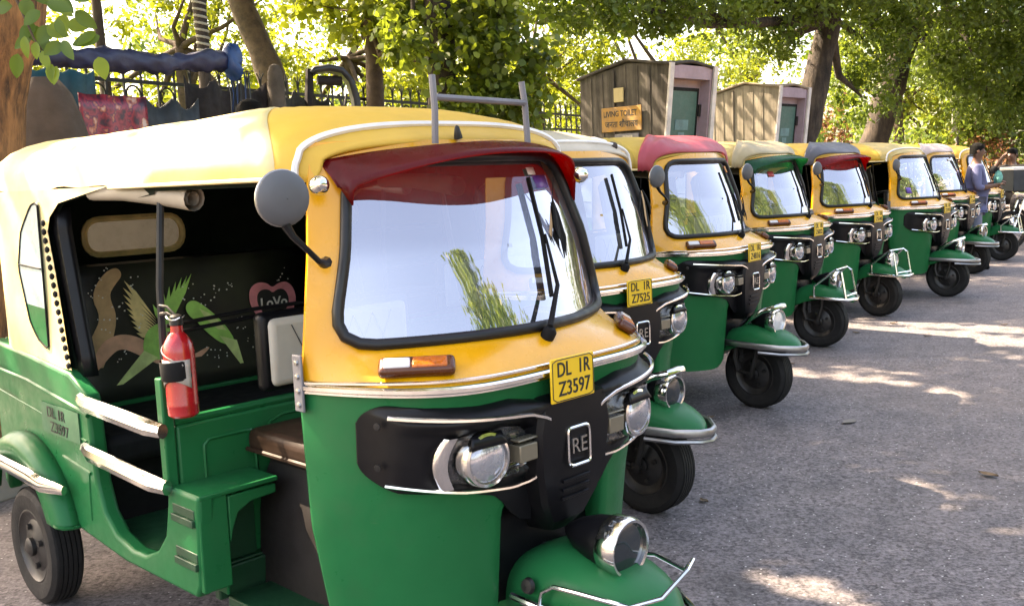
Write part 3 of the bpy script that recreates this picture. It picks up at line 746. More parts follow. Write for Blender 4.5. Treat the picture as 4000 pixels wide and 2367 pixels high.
    B(fk, 'front_fork', IRON)
    mg = MB(); rows = []
    XS = [-.235, -.19, -.12, -.04, .05, .14, .21, .255, .285]
    ZC = [.405, .445, .485, .505, .500, .475, .445, .415, .375]
    WD = [.105, .128, .140, .145, .145, .135, .112, .078, .035]
    ZE = [.30, .315, .345, .375, .392, .392, .385, .375, .362]
    for x, zc, wd, ze in zip(XS, ZC, WD, ZE):
        row = []
        for a in np.linspace(-90, 90, 15):
            sa, ca = math.sin(R(a)), math.cos(R(a))
            row.append((x-.012*abs(sa), math.copysign(abs(sa)**.75, sa)*wd, ze+(zc-ze)*ca**.7))
        rows.append(row)
    mg.grid(rows)
    B(mg, 'mudguard', GREEN, solid=.006, sub=1)
    lh = MB(); M = frame((-.065, 0, .528), (1, 0, -.03))
    lh.lathe([(.002, 0), (.020, .018), (.042, .055), (.060, .105), (.068, .150), (.068, .175)], 28, M)
    lo = B(lh, 'mudguard_lamp', BLACKP)
    B(MB().lathe([(.069, .150), (.0735, .156), (.0745, .200), (.070, .210), (.063, .208), (.061, .196)], 32, M), 'lamp_ring', CHROME, lo)
    B(MB().lathe([(.062, .198), (.045, .203), (.001, .206)], 24, M), 'lamp_glass', LENSD, lo)
    return root
P_W1 = [(-.225, 1.096), (-.231, 1.071), (-.232, 1.045), (-.23, 1.021), (-.225, .995), (-.219, .972), (-.213, .948), (-.206, .925), (-.196, .9)]
P_W2 = [(.039, 1.097), (.02, 1.09), (-.002, 1.086), (-.027, 1.072), (-.054, 1.057), (-.079, 1.039), (-.101, 1.022), (-.124, .998)]
def mural(bk):
    X = -1.982
    def flat(polys, name, m, dx=0.0):
        mb = MB()
        for k, p in enumerate(polys):
            mb.prism(p, lambda a, b, d: (X+dx+d+k*.00002, a, b), .002, .0005)
        o = mb.build(name, m, bk, smooth=False); o['only'] = 1
    def stroke(path, ws):
        P = np.array(path); n = len(P); L, Rr = [], []
        for i in range(n):
            t = unit(P[min(i+1, n-1)]-P[max(i-1, 0)]); q = np.array((-t[1], t[0]))
            L.append(tuple(P[i]+q*ws[i])); Rr.append(tuple(P[i]-q*ws[i]))
        return L+Rr[::-1]
    def chk(p, it=2):
        for _ in range(it):
            q = []
            for i in range(len(p)):
                a_, b_ = np.array(p[i]), np.array(p[(i+1) % len(p)]); q += [tuple(a_*.75+b_*.25), tuple(a_*.25+b_*.75)]
            p = q
        return p
    def feather(a, b, wd):
        a, b = np.array(a), np.array(b); t = unit(b-a); q = np.array((-t[1], t[0])); m = a+(b-a)*.7
        return [tuple(a), tuple(m+q*wd), tuple(b), tuple(m-q*wd)]
    flat([chk(stroke([(-.42, .74), (-.36, .827), (-.321, .895), (-.29, .973), (-.318, 1.05), (-.282, 1.105), (-.238, 1.135)], [.055, .045, .038, .03, .032, .03, .02]))], 'painted_branch', P_BROWN, .001)
    flat([chk(stroke([(-.366, .78), (-.317, .855), (-.262, .880), (-.203, .86), (-.136, .81), (-.068, .765), (.017, .767), (.089, .804)], [.01, .03, .028, .03, .026, .022, .015, .006]))], 'painted_limb', P_PINK, .002)
    flat([feather((-.115, .86+.010*k), t, .0085) for k, t in enumerate(P_W1[::-1])], 'painted_wing', P_OCH, .003)
    flat([feather((-.085+.001*k, .88), t, .0095) for k, t in enumerate(P_W2)], 'painted_wing', P_GRN, .003)
    flat([chk([(-.15, .917), (-.069, .929), (-.051, .857), (-.098, .785), (-.161, .795), (-.181, .845)]), chk([(.002, .965), (.012, .988), (.035, .996), (.06, .985), (.11, .943), (.166, .882), (.208, .806), (.151, .803), (.077, .87), (.043, .915), (.018, .934)])], 'painted_parrot', P_GRN, .004)
    for q in ([(-.174, .831), (-.319, .69), (-.121, .797)], [(.136, .843), (.24, .685), (.209, .816)], [(.06, .96), (.12, .925), (.17, .86), (.13, .87), (.08, .92)]): flat([q], 'painted_tail', P_GRN2, .005)
    H = [(.389, 1.005), (.363, 1.030), (.316, 1.034), (.282, 1.008), (.281, .95), (.31, .897), (.376, .846), (.457, .878), (.501, .933), (.492, .994), (.459, 1.026), (.42, 1.023)]
    c = np.array((.388, .94))
    H = chk(H)
    flat([H], 'painted_heart', P_HEART, .001)
    flat([[tuple(c+(np.array(p)-c)*.68) for p in H]], 'heart_centre', P_DK, .002)
    o = text('lettering', 'LoVo', .058, (0, 1, 0), (0, 0, 1), (X+.007, .39, .945), P_WHITE, bk, ext=.0003, bold=.0012); o['only'] = 1
    rg = random.Random(3); dots = []
    for y, z in [(-.33, 1.045), (-.252, .991), (-.317, .94), (-.196, .938), (.097, .996), (.126, 1.033), (.197, 1.033), (.106, .802), (.229, .882), (-.182, 1.088), (-.311, 1.12), (.137, .748), (-.032, .80), (.441, 1.06), (-.252, .825), (-.40, .93), (.28, .80), (.02, 1.03)]:
        for k in range(6):
            a, b = y+rg.uniform(-.03, .03), z+rg.uniform(-.03, .03); r_ = rg.uniform(.0018, .0034)
            dots.append([(a+r_*math.cos(q), b+r_*math.sin(q)) for q in np.linspace(0, 5.2, 6)])
    flat(dots, 'painted_flower', P_WHITE, .0055)
mat_ind = mat('indicator_shell', (.09, .022, .004), .25, var=.1)
mat_pos = mat('smoked_lens', (.20, .17, .12), .15, .2, var=.1)
mat_cl = mat('printed_clear_sheet', (.55, .70, .74), .3, var=.2, scale=9, c2=(.72, .76, .72), trans=.4)
PLG = mat('pale_green_patch', (.05, .17, .08), .6, var=.2)
def visor(root, m):
    mb = MB(); rows = []
    for u in np.linspace(-1, 1, 25):
        y = u*.405; row = []
        b0 = np.array((FS(y, 1.495)+.012, y, 1.500-.03*abs(u)**2.5)); yl = u*.385
        b1 = np.array((-.145-.185*abs(u)**2.2, yl, 1.474-.068*abs(u)**2.6))
        for t in np.linspace(0, 1, 7):
            p = b0+(b1-b0)*t; p[2] += .016*math.sin(math.pi*t)*(1-.6*abs(u)); row.append(tuple(p))
        rows.append(row)
    mb.grid(rows)
    rows2 = []
    for s in (-1, 1):       # drooping side cheeks
        e = rows[0] if s < 0 else rows[-1]
        mb.grid([e, [(p[0]-.004, p[1]+s*.012, p[2]-.03*(1-abs(2*k/6-1))-.012) for k, p in enumerate(e)], [(p[0]-.01, p[1]+s*.012, p[2]-(.038 if s < 0 else .062)*(k/6)**.7-.008) for k, p in enumerate(e)]])
    o = mb.build('sun_visor', m, root, solid=.005, ang=60)
    return o
def guard_arch(root, m=None):       # chrome band arching over the mudguard lamp plus flat bumper
    M = frame((-.065, 0, .528), (1, 0, -.03))
    pts = [(-.10, -.06, .475), (-.02, -.078, .53), (.08, -.083, .592), (.145, -.055, .610), (.158, 0, .618), (.145, .055, .610), (.08, .083, .592), (-.02, .078, .53), (-.10, .06, .475)]
    mb = MB().tube(pts, .010, 8, flat=1.5); mb.build('lamp_guard', CHROME, root)
    bp = [(-.16, -.155, .405), (-.05, -.168, .402), (.10, -.165, .395), (.22, -.125, .388), (.29, -.05, .382), (.305, 0, .38), (.29, .05, .382), (.22, .125, .388), (.10, .165, .395), (-.05, .168, .402), (-.16, .155, .405)]
    mb = MB().tube(bp, .013, 8, flat=1.4); mb.tube([(p[0]+.005, p[1]*1.02, p[2]-.032) for p in bp[2:-2]], .010, 8); mb.build('bumper', STEEL, root)
def guard_tri(root):                # angular tubular guard
    mb = MB()
    for s in (-1, 1):
        mb.tube([(-.0, s*.15, .415), (.0, s*.15, .49), (.165, s*.12, .625), (.20, s*.12, .60), (.235, s*.12, .40)], .009, 8)
        mb.tube([(.235, s*.12, .42), (.235, -s*.0, .42)], .009, 8)
    mb.tube([(.165, -.12, .622), (.165, .12, .622)], .008, 8)
    mb.tube([(-.03, -.155, .408), (.12, -.16, .40), (.25, -.13, .392), (.28, 0, .39), (.25, .13, .392), (.12, .16, .40), (-.03, .155, .408)], .012, 8)
    mb.build('lamp_guard', CHROME, root)
def guard_wire(root):               # low bent wire guard of the nearest rickshaw
    mb = MB()
    mb.tube([(-.10, -.165, .395), (.02, -.165, .388), (.16, -.160, .37), (.27, -.09, .36), (.30, 0, .355), (.27, .09, .36), (.16, .16, .37), (-.10, .165, .395)], .0095, 8)
    mb.tube([(-.01, -.165, .39), (.0, -.162, .43), (.03, -.155, .448), (.10, -.150, .45), (.225, -.115, .438), (.275, -.06, .455), (.29, .02, .50), (.265, .08, .50), (.2, .14, .44), (.1, .155, .45), (.0, .162, .43), (-.01, .165, .39)], .0058, 8)
    o = mb.build('lamp_guard', CHROME, root); o['only'] = 1
    mb = MB().lathe([(.001, .012), (.017, .010), (.021, 0)], 12, frame((-.05, -.155, .43), (0, -1, .2)))
    mb.build('guard_bolt', IRON, root)['only'] = 1

root1 = build_rickshaw()
POSES = [(.157, 2.381, -44.7), (.542, 4.052, -47.3), (1.445, 5.809, -40.1), (2.414, 7.72, -41.8), (3.423, 9.189, -46.5), (4.555, 10.323, -44.5), (5.752, 12.34, -45.5), (6.856, 13.831, -38.5)]
HG = 'auto rickshaws parked in a row'
LAB = ['nearest green and yellow rickshaw with maroon visor and plate DL 1R Z3597',
       'green rickshaw with dusty whitish hood, plate DL 1R Z7525 and no visor',
       'green rickshaw with a red front hood and round grey mirror',
       'green rickshaw with a dark green visor under a tan hood',
       'green rickshaw with a grey hood and a red visor',
       'green rickshaw with plain yellow hood right behind the grey hooded one',
       'green rickshaw with pinkish white hood next to the man in blue',
       'farthest green rickshaw, half hidden behind the man in blue']
HOODS = [None, hoodmat('dusty_white_hood', (.52, .44, .33)), hoodmat('red_hood', (.45, .055, .075)), hoodmat('tan_hood', (.46, .36, .20)), hoodmat('grey_hood', (.10, .095, .11)), hoodmat('faded_yellow_hood', (.55, .40, .13)), hoodmat('pinkish_hood', (.55, .42, .38)), None]
CANV2 = [None, mat('pale_canvas', (.55, .42, .16), .6, var=.12), mat('dull_yellow_canvas', (.46, .31, .05), .65, var=.12, scale=2.5, bump=.12, bscale=9), mat('khaki_canvas', (.44, .33, .12), .65, var=.12, scale=2.5, bump=.12, bscale=9), CANVAS, CANVAS, CANVAS, CANVAS]
VIS = [VMAROON, None, None, VGREEN, VRED, None, None, None]
PLT = ['', 'Z7525', 'Z4816', 'Z6032', 'Z5540', 'Z7193', 'Z2268', 'Z3904']
root1['label'] = LAB[0]; root1['group'] = HG
roots = [root1]
def swap(o, m):
    o.data = o.data.copy(); o.data.materials.clear(); o.data.materials.append(m)
for i in range(1, 8):
    skip = ('bobble', 'painted_flower') if i < 4 else ('bobble', 'rivet', 'quilt_stitch', 'bolt', 'pressed_rib', 'rain_curtain', 'mirror_rim')
    skip = skip+('marker_lamp',)
    if i in (1, 6, 7): skip = skip+('mirror',)
    r_ = copy_tree(root1, None, skip); r_['label'] = LAB[i]; r_['group'] = HG; roots.append(r_)
    for ch in r_.children:
        nm = ch.name.split('.')[0]
        if nm == 'front_hood' and HOODS[i]: swap(ch, HOODS[i] if i in (1, 5) else CANV2[i])
        if nm in ('canopy', 'canopy_front'): swap(ch, CANV2[i])
        if nm == 'lamp_guard' : pass
def hood_cover(root, m):
    rows = []
    xs_ = np.linspace(-.345, -.70, 12)
    for x in xs_:
        t_ = (x+.345)/(-.70+.345); x_ = x
        W_ = float(np.interp(-x, [.34, .42, .52, .66, .85], [.430, .468, .495, .515, .535]))+.012; Z_ = float(np.interp(-x, [.34, .42, .52, .66, .85], [1.508, 1.556, 1.592, 1.620, 1.636]))+.014
        row = []
        for a in np.linspace(-90, 90, 25):
            ca, sa = max(0, math.cos(R(a))), math.sin(R(a)); y = math.copysign(abs(sa)**.72, sa)*W_; z = 1.42+(Z_-1.42)*ca**.62
            x2 = -.345+(-.70+.26*(abs(y)/W_)+.345)*t_; k = max(0, (x2+.5)/.155); row.append((x2-.075*k*(abs(y)/W_)**2.2, y, z+.004*math.sin(x*40+y*9)))
        rows.append(row)
    MB().grid(rows).build('hood_cover', m, root, solid=.006, ang=60)
for i in (2, 3, 4, 6): hood_cover(roots[i], HOODS[i])
for i, (x, y, a) in enumerate(POSES):
    roots[i].location = (x, y, 0); roots[i].rotation_euler = (0, 0, R(a))
    if VIS[i]: visor(roots[i], VIS[i])
    if i == 0: guard_wire(roots[0])
    elif i in (1, 2, 5, 6): guard_arch(roots[i])
    else: guard_tri(roots[i])
    pl = [c for c in roots[i].children if c.name.split('.')[0] == 'number_plate'][0]
    text('lettering', 'DL  1R', .050, (0, 1, 0), (0, 0, 1), (-.0022, -.018, .949), INK, pl, bold=.0004, sx=.84); text('lettering', PLT[i] or 'Z3597', .050, (0, 1, 0), (0, 0, 1), (-.0022, -.016, .902), INK, pl, bold=.0004, sx=.88)
for i in (1, 2, 4):         # some mudguard lamps have a clear glass
    for c in roots[i].children:
        if c.name.split('.')[0] == 'mudguard_lamp':
            for g_ in c.children:
                if g_.name.startswith('lamp_glass') and i != 1: swap(g_, LENSC)
for i, an in {1: 4, 2: -6, 3: 5, 4: -3, 5: 7, 6: -5, 7: 4}.items():     # front wheels stand turned a little, each its own way
    for c in roots[i].children:
        if c.name.split('.')[0] in ('front_wheel', 'front_fork', 'mudguard', 'mudguard_lamp', 'lamp_guard', 'bumper'): c.rotation_euler = (0, 0, R(an))
STK = [mat('violet_sticker', (.16, .08, .42), .4, var=.2, scale=30), mat('white_sticker', (.75, .74, .72), .4, var=.1), mat('red_sticker', (.45, .04, .05), .4, var=.2), mat('orange_sticker', (.7, .25, .03), .4, var=.1)]
for i, y, z, w_, h_, k in ((0, .235, 1.395, .075, .035, 0), (0, .20, 1.425, .04, .02, 1), (1, -.30, 1.10, .05, .05, 1), (3, -.22, 1.36, .06, .04, 2), (3, .33, 1.12, .07, .05, 1), (4, .30, 1.40, .05, .04, 3), (5, -.35, 1.12, .05, .06, 0), (2, .28, 1.41, .06, .04, 3), (6, .0, 1.42, .12, .03, 1)):
    q = MB().grid([[FP(y+a*w_/2, z+b*h_/2, .002) for a in (-1, 0, 1)] for b in (-1, 0, 1)])
    q.build('windscreen_sticker', STK[k], roots[i], solid=.0006)
def V(i, p):
    x, y, a = POSES[i]; c, s = math.cos(R(a)), math.sin(R(a))
    return Vector((x+c*p[0]-s*p[1], y+s*p[0]+c*p[1], p[2]))

# roof rack on the nearest rickshaw (fixed to its hood)
rk = MB()
rk.tube([(-.300, -.165, 1.50), (-.292, -.168, 1.58), (-.300, -.165, 1.665)], .0085, 8); rk.build('rack_post', GREYPOST, root1)
MB().tube([(-.300, .165, 1.50), (-.305, .165, 1.60), (-.31, .16, 1.662)], .0085, 8).build('rack_post', GREYPOST, root1)
MB().tube([(-.298, -.165, 1.612), (-.305, .165, 1.606)], .0085, 8).build('rack_crossbar', GREYPOST, root1)
MB().lathe([(.012, 0), (.010, .012), (.006, .03), (.001, .034)], 8, frame((-.335, -.055, 1.515), (.2, -.3, 1)), cap0=True).build('hood_stud', IRON, root1)

# fire extinguisher strapped to the pole
ex = thing('fire_extinguisher', 'red fire extinguisher strapped to the black pole of nearest rickshaw', 'fire extinguisher', V(0, (-.918, -.566, .812)), R(POSES[0][2]))
ex.scale = (.92, .92, .98)
MB().lathe([(.038, 0), (.044, .006), (.0445, .03), (.0455, .033), (.0445, .036), (.0445, .175), (.041, .20), (.028, .222), (.018, .232), (.017, .252)], 28, None, cap0=True).build('cylinder', RED, ex)
MB().lathe([(.018, .25), (.020, .252), (.018, .275), (.010, .28)], 14, None, cap1=True).tube([(0, 0, .27), (-.03, -.01, .283), (-.065, -.015, .278)], .005, 6).tube([(0, 0, .275), (-.03, -.01, .30), (-.06, -.018, .302)], .004, 6).build('valve', IRON, ex)
MB().tube([(.026*math.cos(a)-.002, .026*math.sin(a), .272+.006*math.sin(2*a)) for a in np.linspace(0, 6.28, 14)], .0025, 5).build('wire_tie', CHROME, ex)
MB().lathe([(.046, .105), (.0475, .11), (.0475, .155), (.046, .158)], 28, Matrix.Rotation(R(4), 4, 'X')).build('strap', BLACKM, ex)
lb = MB(); lb.grid([[(.0482*math.cos(R(a)), .0482*math.sin(R(a)), z-(.018*math.sin(R(a*1.6)) if z < .1 else 0)) for a in np.linspace(-120, 10, 12)] for z in (.085, .11, .14, .160)]); lb.build('label', PAPER, ex, solid=.0008)
MB().tube([(.047*math.cos(R(a)), .047*math.sin(R(a)), .20-.05*(a+160)/140) for a in np.linspace(-150, -20, 10)]+[(.05, -.015, .145)], .0018, 5).build('cord', PAPER, ex)
# black tassels hanging in front of three windscreens
def tassel(i, y, z0, n, L, lab, seed):
    rg = random.Random(seed); t = thing('tassel', lab, 'tassel', V(i, FP(y, z0, .03)), R(POSES[i][2]), 'black tassels tied to windscreens')
    for k in range(n):
        y0, dy = rg.uniform(-.012, .012), rg.uniform(-.035, .03); l_ = L*rg.uniform(.55, 1); st = rg.uniform(0, .07)
        MB().tube([(.004*k/n, y0, -st), (.012, y0+dy*.4, -st-l_*.3), (.02, y0+dy, -st-l_*.7), (.03, y0+dy*.8, -st-l_)], [.002, .0065, .0075, .002], 5, flat=.5).build('strand', BLACKM if k != 2 else P_BROWN, t)
    MB().tube([(0, 0, 0), (0, .005, .05)], .0016, 4).build('thread', BLACKM, t)
tassel(0, .215, 1.345, 9, .17, 'black tassel beside the wiper on nearest rickshaw windscreen', 1)
tassel(1, .385, 1.33, 8, .2, 'black tassel on the windscreen of the dusty white hooded rickshaw', 2)
tassel(2, .30, 1.25, 6, .15, 'black tassel on the windscreen of the red hooded rickshaw', 3)
# litter on the dusty white hood, leaf on the grey one
pk = MB().box((0, 0, .012), (.075, .05, .018), Matrix.Rotation(.15, 3, 'Y')).build('paper_packet', WHITE, bev=.008); pk.location = V(1, (-.50, .30, 1.552)); pk.rotation_euler = (0, .1, .4)
tag(pk, 'crumpled white packet lying on the dusty white hood', 'packet')
bt = MB().box((0, 0, .012), (.045, .04, .03), Matrix.Rotation(.5, 3, 'X')).build('stone', mat('dark_stone', (.05, .035, .03), .8, var=.3), bev=.014); bt.location = V(1, (-.44, .33, 1.525)); bt.rotation_euler = (.3, .2, .2)
tag(bt, 'small dark stone beside the white packet on the dusty hood', 'stone')
lf = MB().grid([[(x, .022*math.sin(math.pi*(x+.06)/.12)*s, .02+.5*abs(x)*.6) for s in (-1, 0, 1)] for x in np.linspace(-.06, .06, 7)]).build('dry_leaf', mat('pale_dry_leaf', (.6, .55, .45), .7, var=.2)); lf.location = V(4, (-.62, .30, 1.615)); lf.rotation_euler = (.2, -.4, .5)
tag(lf, 'pale dry leaf lying on the grey front hood', 'leaf')
fl_ = MB().grid([[(x, .03*math.sin(math.pi*(x+.06)/.12)*s, .006+.1*abs(s)*.05) for s in (-1, 0, 1)] for x in np.linspace(-.06, .06, 7)]).build('fallen_leaf', mat('grey_dry_leaf', (.25, .22, .19), .8, var=.2)); fl_.location = (1.83, 5.35, .0); fl_.rotation_euler = (0, 0, .6)
tag(fl_, 'dry grey leaf on the asphalt in front of the red hooded rickshaw', 'leaf')

# ------------------------------------------------------------------ fence along the back of the pavement
FD = 3.45
fence = thing('iron_fence', 'black iron railing with ring motifs behind the stalls and trees', 'fence', kp(0, FD, .13), math.atan2(KD.y, KD.x))
PLI = mat('fence_plinth', (.22, .19, .16), .85, var=.25, scale=3, bump=.2)
MB().box((9, 0, .22), (34, .22, .46)).build('plinth', PLI, fence, bev=.01)
IRONB = mat('black_railing', (.012, .013, .012), .5, .3, var=.2)
for z in (.62, 2.08, 2.33): MB().box((9, 0, z), (34, .028, .035)).build('rail', IRONB, fence)
bm0 = MB().box((0, 0, 1.48), (.018, .018, 1.95)); bm0.tube([(-.055, 0, 2.52), (-.02, 0, 2.47), (0, 0, 2.36)], .007, 5); bm0.tube([(.055, 0, 2.52), (.02, 0, 2.47), (0, 0, 2.36)], .007, 5); bm0.tube([(0, 0, 2.4), (0, 0, 2.56)], [.011, .002], 6)
bar = None; ring = None
for k in range(150):
    if bar is None: bar = bm0.build('bar', IRONB, fence); o = bar
    else: o = bar.copy(); col.objects.link(o)
    o.parent = fence; o.location = (-4+k*.2, 0, 0)
    if k % 2 == 0:
        if ring is None: ring = MB().tube([(.085*math.cos(a), 0, .085*math.sin(a)) for a in np.linspace(0, 6.283, 16)[:-1]], .011, 5, closed=True).build('ring', IRONB, fence); o = ring
        else: o = ring.copy(); col.objects.link(o)
        o.parent = fence; o.location = (-3.9+k*.2, 0, 2.205)

# ------------------------------------------------------------------ toilet cabins
def streakwall(name, c, c2, dark):
    m, n, l, b = newmat(name); co = coord(n)
    mp = n.new('ShaderNodeMapping'); mp.inputs['Scale'].default_value = (7, 7, .45); l.new(co, mp.inputs[0])
    f = noise(n, l, 1.0, 6, mp.outputs[0], .7); f2 = noise(n, l, 3, 5, co)
    a = rgb(n, l, f, c2, c, .35, .62)
    mx = n.new('ShaderNodeMixRGB'); mx.blend_type = 'MULTIPLY'; mx.inputs[0].default_value = 1
    l.new(a, mx.inputs[1]); l.new(rgb(n, l, f2, dark, (1.1, 1.08, 1.02), .3, .65), mx.inputs[2])
    l.new(mx.outputs[0], b.inputs['Base Color']); b.inputs['Roughness'].default_value = .9
    bp = n.new('ShaderNodeBump'); bp.inputs['Strength'].default_value = .5; bp.inputs['Distance'].default_value = .02
    l.new(f, bp.inputs['Height']); l.new(bp.outputs[0], b.inputs['Normal'])
    return m
WALL1 = streakwall('stained_dark_wall', (.135, .118, .102), (.030, .026, .023), (.55, .52, .5)); WALL2 = streakwall('stained_pale_wall', (.30, .265, .215), (.15, .13, .105), (.7, .68, .62))
LAV = mat('lavender_wall', (.36, .27, .31), .8, var=.1); DOORG = mat('teal_door', (.030, .105, .085), .5, var=.1); CREAMB = mat('cream_board', (.50, .40, .20), .7, var=.1)
FRAMEW = mat('white_painted_edge', (.66, .60, .56), .7, var=.15)
SIGNY = mat('weathered_yellow_board', (.40, .20, .03), .7, var=.3, scale=5, c2=(.20, .13, .075))
CROT = R(-14); CX = Vector((KD.x*math.cos(CROT)-KD.y*math.sin(CROT), KD.x*math.sin(CROT)+KD.y*math.cos(CROT))); CY = Vector((-CX.y, CX.x))
def cabin(s0, d0, W, lab, wall, roofc, H=2.84, depth=1.42):
    t = thing('toilet_cabin', lab, 'toilet cabin', kp(s0, d0, .13), math.atan2(CX.y, CX.x), 'portable toilet cabins behind the rickshaws')
    # local x along the row, local y = towards the fence
    prof = [(.04, 0), (-.27, H-.03), (.5, H+.06), (depth, H-.10), (depth, 0)]
    for nm, x0, x1, m in (('side_wall', 0, .07, wall), ('side_wall', W-.07, W, LAV)):
        MB().prism(prof, lambda a, b, d: (d, a, b), x0, x1).build(nm, m, t, smooth=False, bev=.008)
    for k in range(6):
        f = (k+.7)/6.4; y = -.05+f*(depth-.02); ztop = float(np.interp(y, [-.27, .5, depth], [H-.03, H+.06, H-.1]))-.03
        if k == 3: MB().box((-.012, y, ztop/2), (.03, .035, ztop-.02)).build('batten', wall, t, bev=.004)
        else: MB().box((-.004, y, ztop/2), (.012, .012, ztop-.02)).build('seam', wall, t)
    MB().box((W/2, depth-.04, H/2-.1), (W-.15, .06, H-.2)).build('back_wall', wall, t)
    rf = MB(); rf.grid([[(x, a, b+.03*math.sin(x*5+a*4)) for a, b in ((-.30, H+.0), (-.27, H+.02), (.5, H+.095), (depth, H-.05), (depth+.04, H-.07))] for x in np.linspace(-.05, W+.04, 9)])
    rf.build('roof', roofc, t, solid=.04)
    FM = Matrix.Translation((.06, .19, 0)) @ Matrix.Rotation(math.atan2(.31, H), 4, 'X')
    def sbox(*bs):
        q = MB()
        for c_, d_ in bs: q.box(c_, d_)
        q.v = [tuple(FM @ Vector(p)) for p in q.v]; return q
    sbox(((W*.5-.06, .04, H/2-.06), (W-.13, .05, H-.14))).build('front_wall', LAV, t, smooth=False)
    MB().prism([(-.25, H-.22), (-.27, H-.035), (.0, H+.02), (.0, H-.22)], lambda a, b, d: (d, a, b), .072, W-.072).build('lintel', LAV, t, smooth=False)
    for x in (-.012, W+.012):
        MB().prism([(.028, 0), (-.285, H-.02), (-.315, H-.02), (-.0, 0)], lambda a, b, d: (d, a, b), x-.05, x+.05).build('jamb', FRAMEW, t, smooth=False)
    dx = .47
    dr = sbox(((dx, -.005, 1.25), (.78, .04, 2.46))).build('door', DOORG, t, bev=.006)
    sbox(((dx, -.030, 1.22), (.60, .012, .52))).build('notice', CREAMB, dr)
    for q in range(4): sbox(((dx-.24+.15*q, -.038, 1.13), (.02, .006, .2))).build('notice_mark', PAPER, dr)
    sbox(((dx+.02, -.028, 1.98), (.34, .008, .15)), ((dx+.02, -.028, 1.74), (.16, .008, .26))).build('sticker', mat_sticker, dr)
    sbox(((dx+.41, -.005, 1.26), (.035, .05, 2.50)), ((dx-.41, -.005, 1.26), (.035, .05, 2.50)), ((dx, -.005, 2.50), (.85, .05, .05))).build('door_frame', BLACKM, t)
    sbox(((dx+.46, -.02, 2.2), (.06, .05, .18))).build('hinge', IRON, t)
    return t
mat_sticker = mat('faded_sticker', (.12, .24, .24), .6, var=.2)
ROOFD = mat('dark_roof_sheet', (.075, .065, .058), .9, var=.3, bump=.4, bscale=15); ROOFP = mat('pale_roof_sheet', (.30, .24, .18), .9, var=.2, bump=.3, bscale=12)
TC1, TC2 = (10.55, 1.06, 1.12), (16.15, .98, 1.12)
cabin(*TC1, 'dark stained toilet cabin carrying the yellow toilet sign', WALL1, ROOFD)
cabin(*TC2, 'paler sunlit toilet cabin without a sign, right of the dark cabin', WALL2, ROOFP)
def onwall(tc, d, z, out=.03):
    p = Vector(kp(tc[0], tc[1], z)); return Vector((p.x+CY.x*d-CX.x*out, p.y+CY.y*d-CX.y*out, z))
RX = -CY; UZ = Vector((0, 0, 1))
def wallboard(name, lab, cat, tc, d0, d1, z0, z1, m, th=.02):
    t = thing(name, lab, cat, onwall(tc, d1, (z0+z1)/2, .035), math.atan2(RX.y, RX.x))
    wd = d1-d0
    MB().box((wd/2, 0, 0), (wd, th, z1-z0)).build('board', m, t, bev=.004); return t
sg = wallboard('toilet_sign', 'yellow painted LIVING TOILET sign on the dark cabin wall', 'sign', TC1, .24, .98, 2.04, 2.40, SIGNY)
SX, SZ = (1, 0, 0), (0, 0, 1)
text('lettering', 'LIVING TOILET', .120, SX, SZ, (.35, -.0115, .078), INK, sg, sx=.78, bold=.002)
text('lettering', 'जनता शौचालय', .130, SX, SZ, (.37, -.0115, -.078), INK, sg, sx=.85, bold=.002)
wallboard('small_notice', 'small cream notice above the yellow sign on the cabin', 'notice', TC1, .56, .74, 2.47, 2.68, CREAMB)
nb_ = wallboard('grey_notice', 'grey worn notice under the yellow sign on the cabin', 'notice', TC1, .30, .74, 1.80, 2.0, GREYPOST)
MB().box((.24, -.012, .03), (.18, .004, .09)).build('printed_panel', PAPER, nb_)

# ------------------------------------------------------------------ stalls and bundles behind the nearest rickshaw
def SP(q, d, z=0.0):       # pavement point at distance d behind the kerb on the sight ratio x/y = q
    a = K0+KN*d; s = (q*a.y-a.x)/(KD.x-KD.y*q); p = a+KD*s; return Vector((p.x, p.y, z))
BLUET = mat('blue_tarpaulin', (.010, .014, .060), .5, var=.2, bump=.3, bscale=18); BLUE2 = mat('bright_blue_plastic', (.012, .06, .19), .4, var=.25, bump=.3, bscale=15)
TEAL = mat('teal_tarpaulin', (.012, .10, .13), .55, var=.25, bump=.2, bscale=10); DKTARP = mat('slate_tarpaulin', (.022, .032, .042), .6, var=.2, bump=.2, bscale=8)
BRWN = mat('brown_sacking', (.105, .072, .052), .9, var=.15, bump=.2, bscale=25); DBRWN = mat('dark_blanket', (.020, .014, .013), .9, var=.25, bump=.2, bscale=20)
def wav(t, k): return math.sin(t*7.1+k)+.6*math.sin(t*13.7+k*2.1)
a, b = SP(-.462, 1.55), SP(-.268, 1.6)
pts = []; rad = []
for k in range(28):
    t = k/27; p = a.lerp(b, t); p.z = 2.31+(2.415-2.31)*t+.012*wav(t, 1)+.05*max(0, .25-t); pts.append(p.copy()); rad.append(.068+.010*wav(t*1.7, 3)+(.02 if t < .3 else 0))
rows = []
for k in range(56):
    t = k/55; p = a.lerp(b, t); p.z = 2.31+.105*t+.012*wav(t, 1)+.05*max(0, .25-t); row = []
    for j in range(16):
        an = 2*math.pi*j/16; rr = .066+(.03*max(0, .3-t))+.010*wav(t*1.7, 3)+.007*math.sin(an*3+t*31)+.006*math.sin(an*5-t*47+2)+.005*wav(t*5+j*.37, 4)
        row.append((p.x-.3*rr*math.cos(an), p.y+.95*rr*math.cos(an), p.z+rr*math.sin(an)-.012*(math.sin(an) < -.3)*abs(wav(t*4, 2))))
    rows.append(row)
mb = MB().grid(rows, wv=True); mb.add(rows[0], [tuple(range(16))]); mb.add(rows[-1], [tuple(range(16))])
